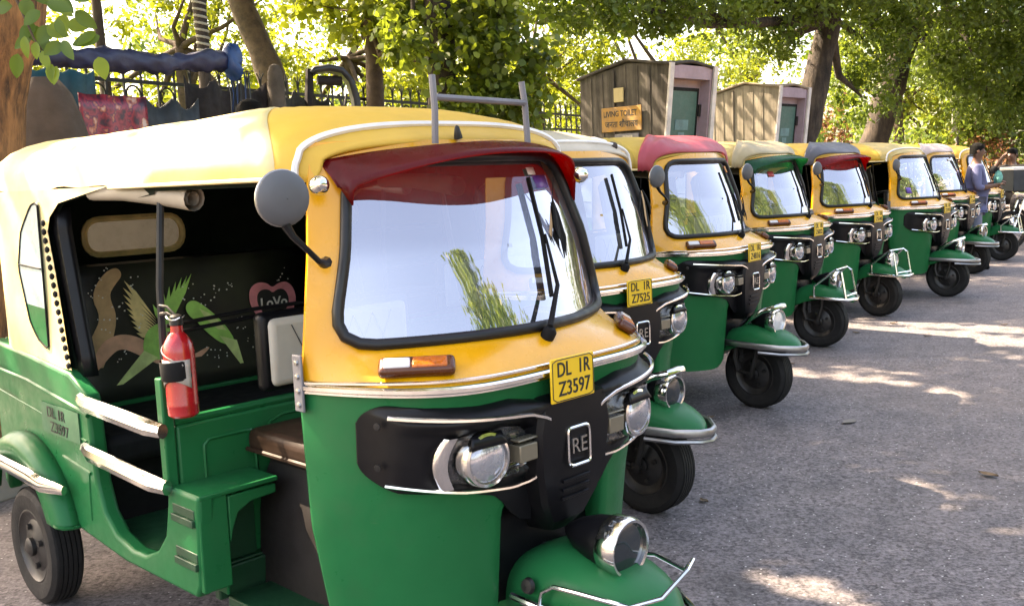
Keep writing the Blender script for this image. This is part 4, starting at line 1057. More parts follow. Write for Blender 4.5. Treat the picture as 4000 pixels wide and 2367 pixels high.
o = mb.build('rolled_tarpaulin', BLUET, ang=80); tag(o, 'long dark blue tarpaulin rolled up along a pole behind nearest canopy', 'tarpaulin')
kn = thing('blue_bundle', 'bright blue plastic bundle tied at the end of the rolled tarpaulin', 'bundle', (b.x+.02, b.y, 2.42))
mb = MB(); rows = []
for i in range(9):
    ph = math.pi*i/8; rows.append([((.085+.022*wav(j*.9, i))*math.sin(ph)**.8*math.cos(2*math.pi*j/14)+.03*i/8, .08*math.sin(ph)*math.sin(2*math.pi*j/14), .13*math.cos(ph)+.018*wav(j*.7, 2)) for j in range(14)])
mb.grid(rows, wv=True); mb.build('plastic_sheet', BLUE2, kn)
for k in range(7):
    x0 = -.05+.03*k
    MB().tube([(x0, 0, -.08), (x0+.02*wav(k, 1), .02, -.25), (x0+.05*wav(k, 2), .01, -.42-.03*k)], [.012, .016, .004], 5, flat=.4).build('hanging_strip', BLUE2 if k % 2 else DKTARP, kn)
def sheet(name, lab, cat, q0, q1, d, z0, z1, m, amp=.03, sag=.05, group=None, ntop=18, seed=0, solid=.006):
    A, B_ = SP(q0, d), SP(q1, d); mb = MB(); rows = []
    n = unit(np.cross(B_-A, (0, 0, 1)))
    for i in range(ntop):
        t = i/(ntop-1); row = []
        for j in range(10):
            v = j/9; p = A.lerp(B_, t); w_ = amp*wav(t*2.2, seed)*(.35+.65*v)
            zt_ = z1-sag*math.sin(math.pi*((t*3) % 1))
            row.append((p.x+n[0]*w_, p.y+n[1]*w_, zt_+(z0-zt_)*v))
        rows.append(row)
    mb.grid(rows); o = mb.build(name, m, solid=solid, ang=70); tag(o, lab, cat, group); return o
def floral():
    m, n, l, b = newmat('red_floral_print'); co = coord(n)
    f = noise(n, l, 13, 2, co, .5)
    r = n.new('ShaderNodeValToRGB'); e = r.color_ramp.elements
    e[0].position = .36; e[0].color = (.045, .006, .025, 1); e[1].position = .72; e[1].color = (.62, .42, .36, 1)
    for p, c in ((.44, (.20, .012, .03, 1)), (.53, (.36, .03, .05, 1)), (.58, (.10, .012, .05, 1)), (.64, (.50, .14, .07, 1))):
        q = e.new(p); q.color = c
    l.new(f, r.inputs[0]); l.new(r.outputs[0], b.inputs['Base Color']); b.inputs['Roughness'].default_value = .35; return m
FLORAL = floral()
sheet('floral_cloth', 'glossy red floral cloth hung below the blue rolled tarpaulin', 'cloth', -.419, -.352, 1.7, 1.15, 2.12, FLORAL, .008, .01, seed=1)
sheet('teal_sheet', 'teal tarpaulin sheet hanging left of the red floral cloth', 'tarpaulin', -.470, -.400, 1.95, .6, 2.32, TEAL, .04, .04, seed=2)
sheet('slate_sheet', 'slate blue tarpaulin hanging right of the red floral cloth', 'tarpaulin', -.385, -.300, 2.0, .4, 2.17, DKTARP, .04, .10, seed=3)
sheet('dark_blanket', 'very dark brown blanket hung over a line left of the grey post', 'blanket', -.313, -.235, 2.1, .4, 2.36, DBRWN, .07, .10, seed=4)
sheet('striped_blanket', 'dark greenish blanket hung over a line right of the grey post', 'blanket', -.222, -.172, 2.1, .4, 2.34, mat('dark_olive_blanket', (.030, .028, .020), .9, var=.4, scale=14, bump=.2), .05, .12, seed=6)
ps = SP(-.2235, 2.0); st_ = thing('stone_post', 'rounded brown stone post standing between two dark blankets', 'post', (ps.x, ps.y, .13))
MB().lathe([(.16, 0), (.15, 1.7), (.13, 1.92), (.085, 2.0), (.075, 2.2), (.070, 2.30), (.045, 2.37), (.001, 2.39)], 14).build('shaft', mat('brown_stone', (.095, .072, .052), .9, var=.2, bump=.3), st_)
MB().lathe([(.001, .07), (.05, .05), (.06, 0), (.04, -.05), (.001, -.06)], 10, frame((-.11, -.09, 2.02), (0, 0, 1))).build('stone_knob', mat('pale_stone', (.16, .12, .09), .9), st_)
# draped heap next to the trunk
hp = SP(-.452, 1.15); mb = MB(); rows = []
for i in range(12):
    t = i/11; rr = .08+.38*t**.7
    rows.append([(hp.x+rr*(1+.07*math.sin(j*1.3+3*t)+.05*math.sin(j*2.9))*math.cos(2*math.pi*j/22), hp.y+rr*.8*(1+.08*math.sin(j*1.7))*math.sin(2*math.pi*j/22), 2.13-2.0*t**1.25) for j in range(22)])
mb.grid(rows, wv=True); mb.add(rows[0], [tuple(range(22))]); o = mb.build('draped_heap', BRWN, ang=70); tag(o, 'tall heap draped in brown sacking beside the left tree trunk', 'heap')
# black bent hood of an old cart
ar = thing('cart_hood', 'black bent leather hood standing above the nearest yellow front hood', 'cart hood', SP(-.165, 1.9, .13), R(18))
mb = MB(); arc = [(-.24, .0, 2.36), (-.20, 0, 2.40), (-.05, 0, 2.42), (.08, 0, 2.39), (.17, 0, 2.28), (.215, 0, 2.1), (.225, 0, 1.9), (.22, 0, 1.5)]
rows = []
for p in arc: rows.append([(p[0], -.10, p[2]-.01), (p[0], -.03, p[2]+.01), (p[0], .05, p[2]+.01), (p[0], .12, p[2]-.01)])
mb.grid(rows); mb.build('hood_cover', GREYP if False else mat('black_leather', (.022, .022, .026), .4, var=.2), ar, solid=.055)
MB().tube([(-.24, -.02, 2.38), (-.26, -.03, 2.1), (-.23, -.03, 1.5)], [.035, .045, .05], 6).build('side_flap', DBRWN, ar)
MB().tube([(-.17, -.02, 2.28), (.06, 0, 2.27)], .045, 6).build('cross_roll', DBRWN, ar)
MB().tube([(.10, -.03, 2.15), (0, -.05, 1.7)], .012, 6).tube([(.02, -.03, 2.15), (.14, -.05, 1.65)], .014, 6).build('strut', IRON, ar)
MB().lathe([(.001, .12), (.09, .10), (.13, 0), (.11, -.10), (.001, -.12)], 12, frame((-.06, -.04, 1.86), (0, 0, 1))).build('sack', mat('khaki_sack', (.15, .12, .075), .9, var=.2), ar)

# ------------------------------------------------------------------ foliage
def leafmesh(name, C, size, m, parent, seed, droop=.3, asp=.55, hexa=False):
    rg = np.random.default_rng(seed); n = len(C)
    d = rg.normal(size=(n, 3)); d[:, 2] -= droop*1.2; d /= np.linalg.norm(d, axis=1)[:, None]
    q = rg.normal(size=(n, 3)); q[:, 2] += .8; s = np.cross(d, q); s /= np.linalg.norm(s, axis=1)[:, None]; nn = np.cross(s, d)
    L = size*rg.uniform(.65, 1.25, n)[:, None]; Wd = L*asp*.5
    if hexa:
        P = np.stack([C, C+d*L*.28+s*Wd*.8+nn*L*.06, C+d*L*.66+s*Wd+nn*L*.06, C+d*L-nn*L*.05, C+d*L*.66-s*Wd+nn*L*.06, C+d*L*.28-s*Wd*.8+nn*L*.06], 1)
        k = 6
    else:
        P = np.stack([C, C+d*L*.5+s*Wd+nn*L*.07, C+d*L-nn*L*.04, C+d*L*.5-s*Wd+nn*L*.07], 1); k = 4
    me = bpy.data.meshes.new(name); me.vertices.add(n*k); me.vertices.foreach_set('co', P.reshape(-1).astype(np.float32))
    me.loops.add(n*k); me.loops.foreach_set('vertex_index', np.arange(n*k, dtype=np.int32))
    me.polygons.add(n); me.polygons.foreach_set('loop_start', np.arange(0, n*k, k, dtype=np.int32))
    me.update(calc_edges=True); me.materials.append(m)
    o = bpy.data.objects.new(name, me); col.objects.link(o); o.parent = parent; return o
SUNV = np.array(SUN_DIR)
LIT = []      # places the photograph shows in sunlight: the crowns are open along the sun's rays there
for xx in (-1.2, -1.5, -1.8, -2.1, -2.35): LIT += [(tuple(V(0, (xx, yv, zv))), rr_) for yv, zv, rr_ in ((-.55, 1.50, .30), (-.30, 1.62, .30), (-.58, 1.22, .18 if xx < -1.55 else .05))]
LIT += [(tuple(V(0, (-.62, -.54, 1.49))), .15), (tuple(V(0, (-.9, -.53, 1.5))), .2), (tuple(V(0, (-1.6, -.6, .83))), .13), (tuple(V(0, (-1.2, -.62, .78))), .14), (tuple(V(0, (-.92, -.61, .56))), .10), (tuple(V(0, (-.9, -.6, .40))), .06), (tuple(V(0, (-2.0, -.68, .58))), .07), (tuple(V(0, (-2.2, -1.05, 0))), .16)]
for (x0, y0), (x1, y1), r_ in (((.82, 3.36), (1.16, 2.95), .12), ((2.9, 8.75), (4.2, 7.2), .27), ((3.3, 8.9), (4.6, 7.7), .20), ((1.85, 6.88), (2.6, 6.2), .15), ((2.3, 6.9), (2.7, 6.5), .10), ((1.45, 5.0), (1.6, 4.9), .05), ((1.75, 4.8), (2.05, 4.5), .05), ((4.6, 11.3), (5.6, 10.2), .2), ((6.6, 12.6), (9, 12.0), .45), ((1.95, 3.6), (2.2, 3.4), .12)):
    for k in range(8):
        t = k/7; LIT.append(((x0+(x1-x0)*t, y0+(y1-y0)*t, 0), r_*(.6+.4*math.sin(math.pi*t))))
for z in (2.0, 2.4, 2.8):
    for dd in (-.1, .2): LIT.append((tuple(onwall(TC1, dd, z)), .10))
    for dd in (0, .3, .6, .9, 1.2): LIT.append((tuple(onwall(TC2, dd, z-.2*dd)), .105))
for dx_ in (0, .3, .6, -.4): LIT.append((tuple(V(2, (-.6, .2+dx_*.5, 1.62))), .16)); LIT.append((tuple(V(1, (-.7, dx_*.6, 1.62))), .2)); LIT.append((tuple(V(3, (-.7, dx_*.6, 1.62))), .12))
def prune(C, keep=.012, seed=0):
    rg = np.random.default_rng(seed); ok = np.ones(len(C), bool); lucky = rg.random(len(C)) < keep
    for t, r_ in LIT:
        v = C-np.array(t); al = v@SUNV; dist = np.linalg.norm(v-al[:, None]*SUNV, axis=1)
        ok &= ~((dist < r_) & (al > .3) & ~lucky)
    return C[ok]
def clump(c, r, n, seed, k=None, shell=.35, spread=.16):
    rg = np.random.default_rng(seed); k = k or max(6, n//45)
    u = rg.normal(size=(k, 3)); u /= np.linalg.norm(u, axis=1)[:, None]; u *= (shell+(1-shell)*rg.random(k)[:, None])**.6
    S = np.array(c)+u*np.array(r)
    i = rg.integers(0, k, n)
    return S[i]+rg.normal(size=(n, 3))*np.array(r)*spread*rg.uniform(.5, 1.4, k)[i][:, None], S
BARK = mat('brown_bark', (.085, .055, .036), .9, var=.3, scale=9, bump=.8, bscale=22); BARKD = None
def barkmat(name, c, c2, sc):
    m, n, l, b = newmat(name); co = coord(n)
    mp = n.new('ShaderNodeMapping'); mp.inputs['Scale'].default_value = sc; l.new(co, mp.inputs[0])
    f = noise(n, l, 1.0, 7, mp.outputs[0], .72); g = noise(n, l, 2.2, 4, co)
    mx = n.new('ShaderNodeMixRGB'); mx.blend_type = 'MULTIPLY'; mx.inputs[0].default_value = 1
    l.new(rgb(n, l, f, c2, c, .38, .60), mx.inputs[1]); l.new(rgb(n, l, g, (.55, .5, .48), (1.25, 1.2, 1.1), .35, .65), mx.inputs[2])
    l.new(mx.outputs[0], b.inputs['Base Color']); b.inputs['Roughness'].default_value = .9
    bp = n.new('ShaderNodeBump'); bp.inputs['Strength'].default_value = 1.0; bp.inputs['Distance'].default_value = .03
    l.new(f, bp.inputs['Height']); l.new(bp.outputs[0], b.inputs['Normal']); return m
BARKO = barkmat('orange_brown_bark', (.46, .23, .10), (.09, .05, .03), (16, 16, 2.2))
BARKD = barkmat('dark_bark', (.075, .058, .046), (.022, .017, .014), (9, 9, 1.6))
LFY = leafmat('sunny_leaf', (.09, .13, .012), (.20, .24, .02), (.34, .38, .03), .5)
LFG = leafmat('green_leaf', (.042, .080, .013), (.10, .155, .024), (.24, .33, .035), .46)
LFD = leafmat('deep_green_leaf', (.040, .076, .016), (.11, .17, .028), (.26, .36, .045), .48)
LFI = leafmat('creeper_leaf', (.028, .055, .009), (.11, .16, .022), (.30, .38, .035), .48)
LFR = leafmat('reddish_leaf', (.10, .05, .02), (.24, .10, .04), (.26, .12, .05), .35)
def tree(name, lab, path, radii, clumps, lsize, m, bark, seed, group=None, cat='tree', doprune=False, limbs=True, hexa=False, asp=.55, droop=.3, twigs=0):
    base = path[0]; t = thing(name, lab, cat, base, 0, group); b = np.array(base)
    rg = random.Random(seed); P = []; RR = []
    n = 4*(len(path)-1)
    idx = np.linspace(0, len(path)-1, n+1)
    for q in idx:
        p = np.array([np.interp(q, range(len(path)), [c[k] for c in path]) for k in range(3)])-b
        r_ = float(np.interp(q, range(len(path)), radii)); P.append(p+np.array((rg.uniform(-1, 1), rg.uniform(-1, 1), 0))*r_*.10); RR.append(r_*rg.uniform(.93, 1.08))
    RR[0] *= 1.25
    mb = MB().tube(P, RR, 14)
    allC = []; allS = []
    for k, (c, r_, nl) in enumerate(clumps):
        C, S = clump(c, r_, nl, seed*31+k); allC.append(C); allS.append((np.array(c), S, r_))
        if limbs:
            e = np.array(c)-b; st0 = P[-1] if rg.random() < .6 else P[int(len(P)*.75)]
            mid = st0*.45+e*.55+np.array((rg.uniform(-.25, .25), rg.uniform(-.25, .25), -.25))
            r0 = RR[-1]*.75
            mb.tube([st0, st0*.75+mid*.25+np.array((0, 0, .05)), mid, e], [r0, r0*.75, r0*.5, r0*.15], 7)
            for q in range(twigs):
                s_ = S[rg.randrange(len(S))]-b; mm = (mid+s_)/2+np.array((rg.uniform(-.2, .2), 0, rg.uniform(-.1, .2)))
                mb.tube([mid*.3+e*.7, mm, s_], [.016, .010, .003], 4)
    mb.build('trunk', bark, t, ang=70)
    C = np.concatenate(allC)
    if doprune: C = prune(C, seed=seed)
    cr = leafmesh('crown', C-b, lsize, m, t, seed, droop, asp, hexa)
    return t
def gd(x, y):  # ground height
    return .13 if (Vector((x, y))-Vector((K0.x, K0.y))).dot(Vector((KN.x, KN.y))) > 0 else 0
# tree at the left edge; its crown shades the street from above
tree('street_tree', 'orange brown trunk leaning at the left edge behind the nearest canopy', [(-2.90, 5.15, .13), (-2.80, 5.15, 1.2), (-2.55, 5.15, 2.15), (-2.44, 5.15, 2.6), (-2.32, 5.2, 3.4), (-2.25, 5.4, 4.6)], [.24, .215, .205, .20, .18, .15],
     [((-3.2, 6.2, 6.6), (1.9, 1.9, 1.5), 6500), ((-1.6, 7.2, 7.2), (1.9, 1.9, 1.5), 6500), ((-5.0, 3.6, 6.8), (2.0, 2.0, 1.4), 6500), ((-2.8, 3.4, 7.3), (2.0, 1.8, 1.5), 6500), ((-5.2, 6.6, 7.4), (2.0, 1.9, 1.5), 6500), ((-.6, 4.6, 7.6), (1.8, 1.8, 1.3), 5000), ((-6.6, 5.0, 6.6), (1.7, 1.9, 1.5), 5000), ((-4.6, 1.3, 7.2), (1.9, 1.8, 1.5), 5500), ((-7.0, 2.2, 7.0), (1.6, 1.8, 1.5), 4500), ((-4.4, 8.9, 7.0), (2.0, 1.7, 1.5), 5500), ((-5.7, 5.6, 5.6), (1.7, 1.5, 1.0), 6500), ((-6.8, 6.2, 6.3), (1.6, 1.5, 1.0), 6500), ((-4.6, 7.4, 5.6), (1.5, 1.4, .9), 4500), ((-4.2, 4.4, 5.6), (1.5, 1.3, .9), 4500), ((-2.6, 8.6, 5.8), (1.5, 1.4, .9), 4000), ((-2.4, 10.2, 7.6), (1.8, 1.6, 1.4), 4500)],  # lower clumps late in the list are added out of view for shade
     .145, LFG, BARKO, 11, doprune=True)
# hanging spray of large leaves in front of the blue tarpaulin: a low branch of the left tree
lt = [o for o in bpy.data.objects if o.name == 'street_tree'][0]
rgl = random.Random(8)
br = MB(); b0 = Vector(lt.location)
twp = [(-2.40, 5.15, 3.1), (-2.30, 4.85, 2.62), (-2.20, 4.65, 2.35), (-2.10, 4.6, 2.12), (-2.02, 4.58, 2.0)]
br.tube([Vector(p)-b0 for p in twp], [.02, .012, .008, .005, .002], 6)
br.tube([Vector(p)-b0 for p in ((-2.25, 4.75, 2.5), (-2.05, 4.6, 2.38), (-1.92, 4.55, 2.30))], [.008, .005, .002], 5)
br.tube([Vector(p)-b0 for p in ((-2.20, 4.65, 2.35), (-2.25, 4.5, 2.22), (-2.28, 4.45, 2.12))], [.006, .004, .002], 5)
br.build('twig', BARK, lt)
LFB = leafmat('sunlit_big_leaf', (.10, .19, .02), (.17, .27, .035), (.34, .42, .04), .5)
LFM = leafmat('shaded_big_leaf', (.045, .10, .012), (.08, .15, .02), (.16, .26, .03), .4)  # same leaf, darker: sun and shade are put into the two colours
def bigleaf(d, L, Wd, p, m=None):
    d = Vector(d).normalized(); s = d.cross(Vector((rgl.uniform(-.3, .3), -1, rgl.uniform(-.2, .3)))).normalized(); n_ = s.cross(d)
    mb = MB(); rows = []
    for t in np.linspace(0, 1, 11):
        w_ = Wd*math.sin(math.pi*min(1, t**.8*1.0))**.8*.5+.001
        rows.append([Vector(p)+d*L*t+s*w_*k+n_*(abs(k)*w_*.25-.10*L*t*t) for k in (-1, 0, 1)])
    mb.grid(rows); mb.v = [tuple(Vector(v)-b0) for v in mb.v]
    mb.build('leaf', m or LFB, lt, fix=False)
for p in [(-2.08, 4.58, 2.10), (-2.06, 4.58, 2.06), (-2.02, 4.58, 2.0), (-2.03, 4.58, 2.0), (-2.0, 4.58, 1.99), (-2.14, 4.6, 2.13)]:
    bigleaf((rgl.uniform(-.35, .35), rgl.uniform(-.2, .1), -1), rgl.uniform(.075, .10), rgl.uniform(.04, .05), p)
for k in range(44):
    t = rgl.random(); i = min(2, int(t*3)); p = Vector(twp[i+1]).lerp(Vector(twp[min(i+2, 4)]), rgl.random())+Vector((rgl.uniform(-.16, .22), rgl.uniform(-.1, .1), rgl.uniform(.0, .22)))
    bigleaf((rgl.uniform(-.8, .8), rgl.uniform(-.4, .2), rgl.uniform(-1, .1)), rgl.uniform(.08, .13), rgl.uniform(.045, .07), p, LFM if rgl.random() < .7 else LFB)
tree('street_tree', 'dark trunk wrapped in dense green creeper behind the roof rack', [(-.72, 11.3, .13), (-.70, 11.3, 1.6), (-.66, 11.3, 2.8), (-.70, 11.35, 4.2), (-.6, 11.5, 5.4)], [.19, .17, .16, .15, .12],
     [((-.25, 11.1, 2.15), (.62, .5, .5), 1700), ((-.95, 11.0, 3.0), (.5, .5, .45), 700), ((.05, 11.1, 2.7), (.55, .5, .5), 1300), ((-.45, 11.1, 3.35), (.8, .7, .4), 1300),
      ((-.5, 11.8, 7.2), (2.0, 2.0, 1.5), 5000), ((1.6, 12.0, 7.4), (1.9, 1.9, 1.5), 5000), ((-2.6, 12.6, 7.2), (1.9, 1.9, 1.5), 5000), ((.2, 9.6, 7.8), (1.7, 1.7, 1.3), 4500), ((1.2, 14.5, 7.4), (2.0, 2.0, 1.5), 5000), ((-1.2, 14.8, 7.6), (1.8, 1.8, 1.4), 4500), ((-1.2, 16.2, 6.0), (1.6, 1.3, .9), 4500), ((1.9, 20.8, 6.4), (1.8, 1.4, .9), 4500), ((-.6, 12.4, 6.0), (1.6, 1.5, .9), 4500)],  # low far clumps are added out of view to shade the cabin walls
     .098, LFI, BARKD, 12, doprune=True, asp=.8, hexa=True)
tree('street_tree', 'second slim dappled trunk left of the creeper covered trunk', [(-1.62, 12.6, .13), (-1.58, 12.6, 1.8), (-1.60, 12.6, 3.0), (-1.66, 12.6, 4.4)], [.12, .11, .10, .08], [((-1.8, 12.4, 3.6), (.8, .7, .45), 700), ((-2.3, 12.6, 4.3), (1.0, .9, .6), 900), ((-1.3, 12.2, 3.1), (.5, .4, .4), 300)], .125, LFY, BARK, 13, hexa=True, asp=.8, twigs=3)
tree('street_tree', 'slim dark forked trunk rising behind the blue rolled tarpaulin', [(-3.72, 9.6, .13), (-3.74, 9.6, 1.6), (-3.76, 9.6, 2.9), (-3.78, 9.6, 3.4)], [.06, .055, .05, .04], [((-4.4, 9.6, 4.4), (.8, .7, .6), 500), ((-3.2, 9.7, 4.5), (.8, .7, .6), 500)], .11, LFY, BARKD, 14, hexa=True, twigs=3)
mat_band = mat('pale_band', (.36, .34, .27), .8, var=.1)
bn = tree('street_tree', 'slender dark trunk banded with pale rings above the blue bundle', [(-2.72, 9.2, .13), (-2.72, 9.2, 1.6), (-2.68, 9.2, 2.75), (-2.72, 9.2, 3.6)], [.05, .05, .055, .06], [((-2.6, 9.3, 4.4), (.7, .6, .5), 400)], .11, LFY, BARKD, 15, hexa=True)
for k in range(16):
    z = 2.60+k*.060
    x = float(np.interp(z, [1.6, 2.75, 3.6], [-2.72, -2.68, -2.72]))
    MB().lathe([(.056, -.014), (.066, -.006), (.066, .006), (.056, .014)], 12, frame((x+2.72, 0, z-.13), (.25, 0, 1))).build('bark_ring', mat_band, bn)
tree('leaning_tree', 'brown trunk leaning left above the railing beyond the bundles', [(-3.15, 14.6, .13), (-3.3, 14.6, 2.9), (-3.62, 14.6, 3.9), (-4.1, 14.6, 5.3)], [.20, .20, .185, .15], [((-4.6, 14.6, 6.2), (1.6, 1.3, 1.0), 1500), ((-3.2, 14.4, 5.6), (1.2, 1.0, .7), 900)], .14, LFY, BARK, 16, hexa=True, twigs=2)
# two big leaning trunks on the right
tree('big_tree', 'thick dark leaning trunk right behind the paler toilet cabin', [(6.25, 21.6, .13), (6.3, 21.6, 1.6), (6.62, 21.6, 3.0), (6.95, 21.6, 4.4), (6.6, 21.6, 5.6)], [.40, .30, .27, .25, .2],
     [((6.2, 20.4, 5.3), (1.9, 1.5, 1.0), 4800), ((4.0, 19.0, 4.75), (1.5, 1.2, .75), 3900), ((2.5, 17.4, 4.4), (1.4, 1.0, .65), 3600), ((1.2, 16.2, 4.25), (1.1, .9, .6), 2550), ((5.4, 20.6, 4.3), (1.0, .8, .7), 1800), ((8.2, 22.8, 4.1), (1.0, .9, 1.0), 2550), ((8.0, 22.6, 2.9), (.8, .7, .7), 900), ((8.0, 20.6, 5.6), (1.8, 1.5, 1.1), 4500), ((2.4, 18.0, 5.6), (1.6, 1.5, 1.0), 4200), ((5.4, 21.5, 8.2), (2.4, 2.2, 1.6), 6000), ((2.8, 20, 8.4), (2.4, 2.2, 1.6), 6000), ((.8, 17.6, 7.6), (2.0, 2.0, 1.5), 6000)],
     .135, LFG, BARKD, 21, doprune=True, twigs=3)
tree('big_tree', 'thick leaning trunk with whitewashed foot, second from the cabins', [(9.15, 25.8, .13), (9.35, 25.8, 1.7), (9.85, 25.8, 3.3), (10.35, 25.8, 4.8), (10.7, 25.8, 6.2)], [.46, .36, .33, .30, .24],
     [((9.4, 23.0, 5.5), (2.0, 1.5, 1.3), 6000), ((11.2, 24.2, 3.9), (1.2, .9, 1.1), 3300), ((12.2, 25.0, 2.9), (1.0, .8, .8), 1950), ((11.6, 22.8, 5.6), (2.1, 1.5, 1.3), 6000), ((13.2, 23.6, 4.9), (1.8, 1.5, 1.5), 5400), ((7.6, 23.4, 6.6), (1.9, 1.6, 1.2), 4500), ((10.6, 24.6, 8.5), (2.8, 2.4, 1.8), 6000), ((7.4, 25.5, 9), (2.6, 2.4, 1.8), 6000), ((12.9, 25.5, 7.2), (2.2, 2.0, 1.6), 5250)],
     .145, LFD, BARKD, 22, doprune=True, twigs=3)
tree('big_tree', 'dark green tree filling the upper right corner of the street', [(15.6, 27.0, .1), (15.7, 27, 3), (15.3, 27, 5)], [.35, .3, .25],
     [((14.4, 25.6, 4.2), (1.6, 1.4, 1.4), 5250), ((12.6, 26.2, 3.8), (1.4, 1.3, 1.2), 3750), ((16.0, 26, 3.6), (1.7, 1.4, 1.5), 4500), ((14.6, 26, 6.6), (2.4, 2, 1.6), 6000), ((11.6, 27.5, 4.6), (1.6, 1.3, 1.1), 3750), ((13.3, 26.8, 2.2), (1.3, .9, 1.0), 2700)],
     .145, LFD, BARKD, 23, doprune=True, twigs=2)
# sunlit trees of the park beyond the railing
BG = [(-10.5, 17.5, 'round yellow green tree far left beyond the rolled tarpaulin'), (-6.8, 21.5, 'sunny yellow green tree beyond the railing left of the leaning trunk'), (-3.4, 24.5, 'sunny tree beyond the railing between leaning and creeper trunks'), (.8, 27.5, 'bright yellow green tree beyond the railing right of the creeper trunk'),
      (4.4, 31.5, 'bright tree seen over the gap between the two toilet cabins'), (-14, 25, 'hazy sunlit tree deep in the park at far left'), (8.5, 35, 'sunny tree seen between the two leaning trunks'), (-2.5, 35, 'tall pale green tree deep in the park behind the creeper'), (-8.5, 31, 'wide sunlit tree deep in the park behind the bundles'), (13.0, 33.5, 'sunlit tree right of the whitewashed trunk, deep in the park'), (17.5, 36.0, 'sunlit tree deep in the park behind the white board pole'), (21.5, 37.5, 'sunlit tree deep in the park at far right')]
for k, (x, y, lab) in enumerate(BG):
    rg = random.Random(50+k); cl = []
    for j in range(9):
        cl.append(((x+rg.uniform(-2.6, 2.6), y+rg.uniform(-1.4, 1.4), rg.uniform(1.6, 5.6)), (rg.uniform(1.0, 1.6), rg.uniform(.9, 1.3), rg.uniform(.7, 1.1)), 1000))
    for j in range(3):
        cl.append(((x+rg.uniform(-2, 2), y+rg.uniform(-1, 1), rg.uniform(6.6, 8)), (1.6, 1.5, 1.0), 450))
    tree('park_tree', lab, [(x, y, .2), (x+.1, y, 2), (x+rg.uniform(-.6, .6), y, 4.4)], [.22, .18, .12], cl, .155, LFY, BARK, 60+k, group='sunlit trees beyond the railing')
# shrubs along the railing and at the far right
def shrub(name, lab, x, y, r, h, n, m, size, seed, group=None):
    t = thing(name, lab, 'shrub', (x, y, gd(x, y)-.05), 0, group); rg = random.Random(seed); mb = MB(); S0 = []
    for k in range(7):
        a = rg.uniform(0, 6.28); e = (r*.6*math.cos(a), r*.6*math.sin(a), h*rg.uniform(.5, .9)); mb.tube([(0, 0, 0), (e[0]*.4, e[1]*.4, e[2]*.5), e], [.02, .013, .004], 5)
    mb.build('stems', BARK, t)
    C, S = clump((0, 0, h*.55), (r, r, h*.5), n, seed); leafmesh('foliage', C, size, m, t, seed, .2, .5)
for k, (q, dd, h, lab) in enumerate([(-.36, 5.2, 1.9, 'low sunny shrub beyond the railing behind the slate sheet'), (-.27, 5.4, 2.0, 'sunny shrub beyond the railing behind the blue bundle'), (-.19, 5.3, 2.2, 'sunny shrub beyond the railing behind the grey post'), (-.12, 5.6, 2.1, 'sunny shrub beyond the railing behind the black cart hood'), (.03, 5.6, 1.6, 'sunny shrub beyond the railing left of the dark cabin'), (.08, 6.5, 2.0, 'sunny shrub beyond the railing hidden by the dark cabin')]):
    p = SP(q, dd); shrub('park_shrub', lab, p.x, p.y, 1.0, h, 900, LFY, .13, 80+k, 'sunlit shrubs beyond the railing')
shrub('red_shrub', 'reddish dry shrub behind the man in the blue shirt', 12.6, 26.4, 1.1, 2.1, 1800, LFR, .13, 90)
shrub('green_shrub', 'dark green shrub between the two leaning trunks', 8.6, 27.8, 1.3, 2.4, 1800, LFD, .15, 91)
shrub('brown_shrub', 'brown leaved hanging shrub left of the whitewashed trunk', 8.35, 25.4, .5, 2.9, 900, LFR, .12, 92)
shrub('green_shrub', 'dark shrub under the tree in the upper right corner', 15.3, 27.6, 1.5, 2.6, 2200, LFD, .16, 93)
shrub('green_shrub', 'dark shrub just right of the whitewashed trunk', 11.0, 28.2, 1.4, 2.5, 2000, LFD, .16, 94)
# far wood that closes the view
rgw = np.random.default_rng(5); CW = []
for k in range(46):
    x = -42+k*2.0; y = 47+6*math.sin(k*1.7)-.12*abs(x-10)
    CW.append(clump((x, y, rgw.uniform(2.2, 4.6)), (2.0, 1.6, 2.6), 420, 200+k)[0]); CW.append(clump((x+1, y+3, rgw.uniform(6, 8.5)), (2.2, 1.6, 2.4), 330, 300+k)[0])
fwood = leafmesh('far_wood', np.concatenate(CW), .34, LFG, None, 7); tag(fwood, kind='stuff'); fwood['label'] = 'far sunlit wood closing the view behind the park'
# trees across the street on the right; the windscreens mirror them
for k, (x, y, h, lab) in enumerate([(26, 8.5, 6.5, 'round tree across the road to the right of the parked row')]):
    tree('street_tree', lab, [(x, y, 0), (x, y, h*.5), (x+.2, y, h*.75)], [.2, .16, .1], [((x, y, h*.55), (1.3, 1.3, h*.32), 2200), ((x+.3, y+1.2, h*.5), (1.1, 1.1, h*.25), 1400), ((x-.2, y, h*.85), (.7, .7, h*.2), 900)], .17, LFG, BARK, 120+k)
for k, (az, dist, el, rr, lab) in enumerate([(-26, 22, 31, 5.5, 'tall conical tree across the road mirrored in the nearest windscreen'), (-17, 24, 28.5, 6.5, 'broad tree across the road beside the tall conical one'), (-7, 27, 24.5, 6.5, 'lower round tree across the road beyond the broad one'), (4, 30, 17, 6.0, 'small round tree across the road, last of the mirrored trees')]):
    x, y = dist*math.cos(R(az)), 2.6+dist*math.sin(R(az)); h = 1.4+dist*math.tan(R(el))
    tree('roadside_tree', lab, [(x, y, 0), (x, y, h*.5), (x+.1, y, h*.9)], [.35, .28, .1], [((x, y, h*.35), (rr*1.15, rr*1.15, h*.17), 3800), ((x, y, h*.56), (rr, rr, h*.15), 4200), ((x, y, h*.76), (rr*.72, rr*.72, h*.12), 2800), ((x, y, h*.92), (rr*.36, rr*.36, h*.08), 1000)], .42, LFD, BARK, 131+k)
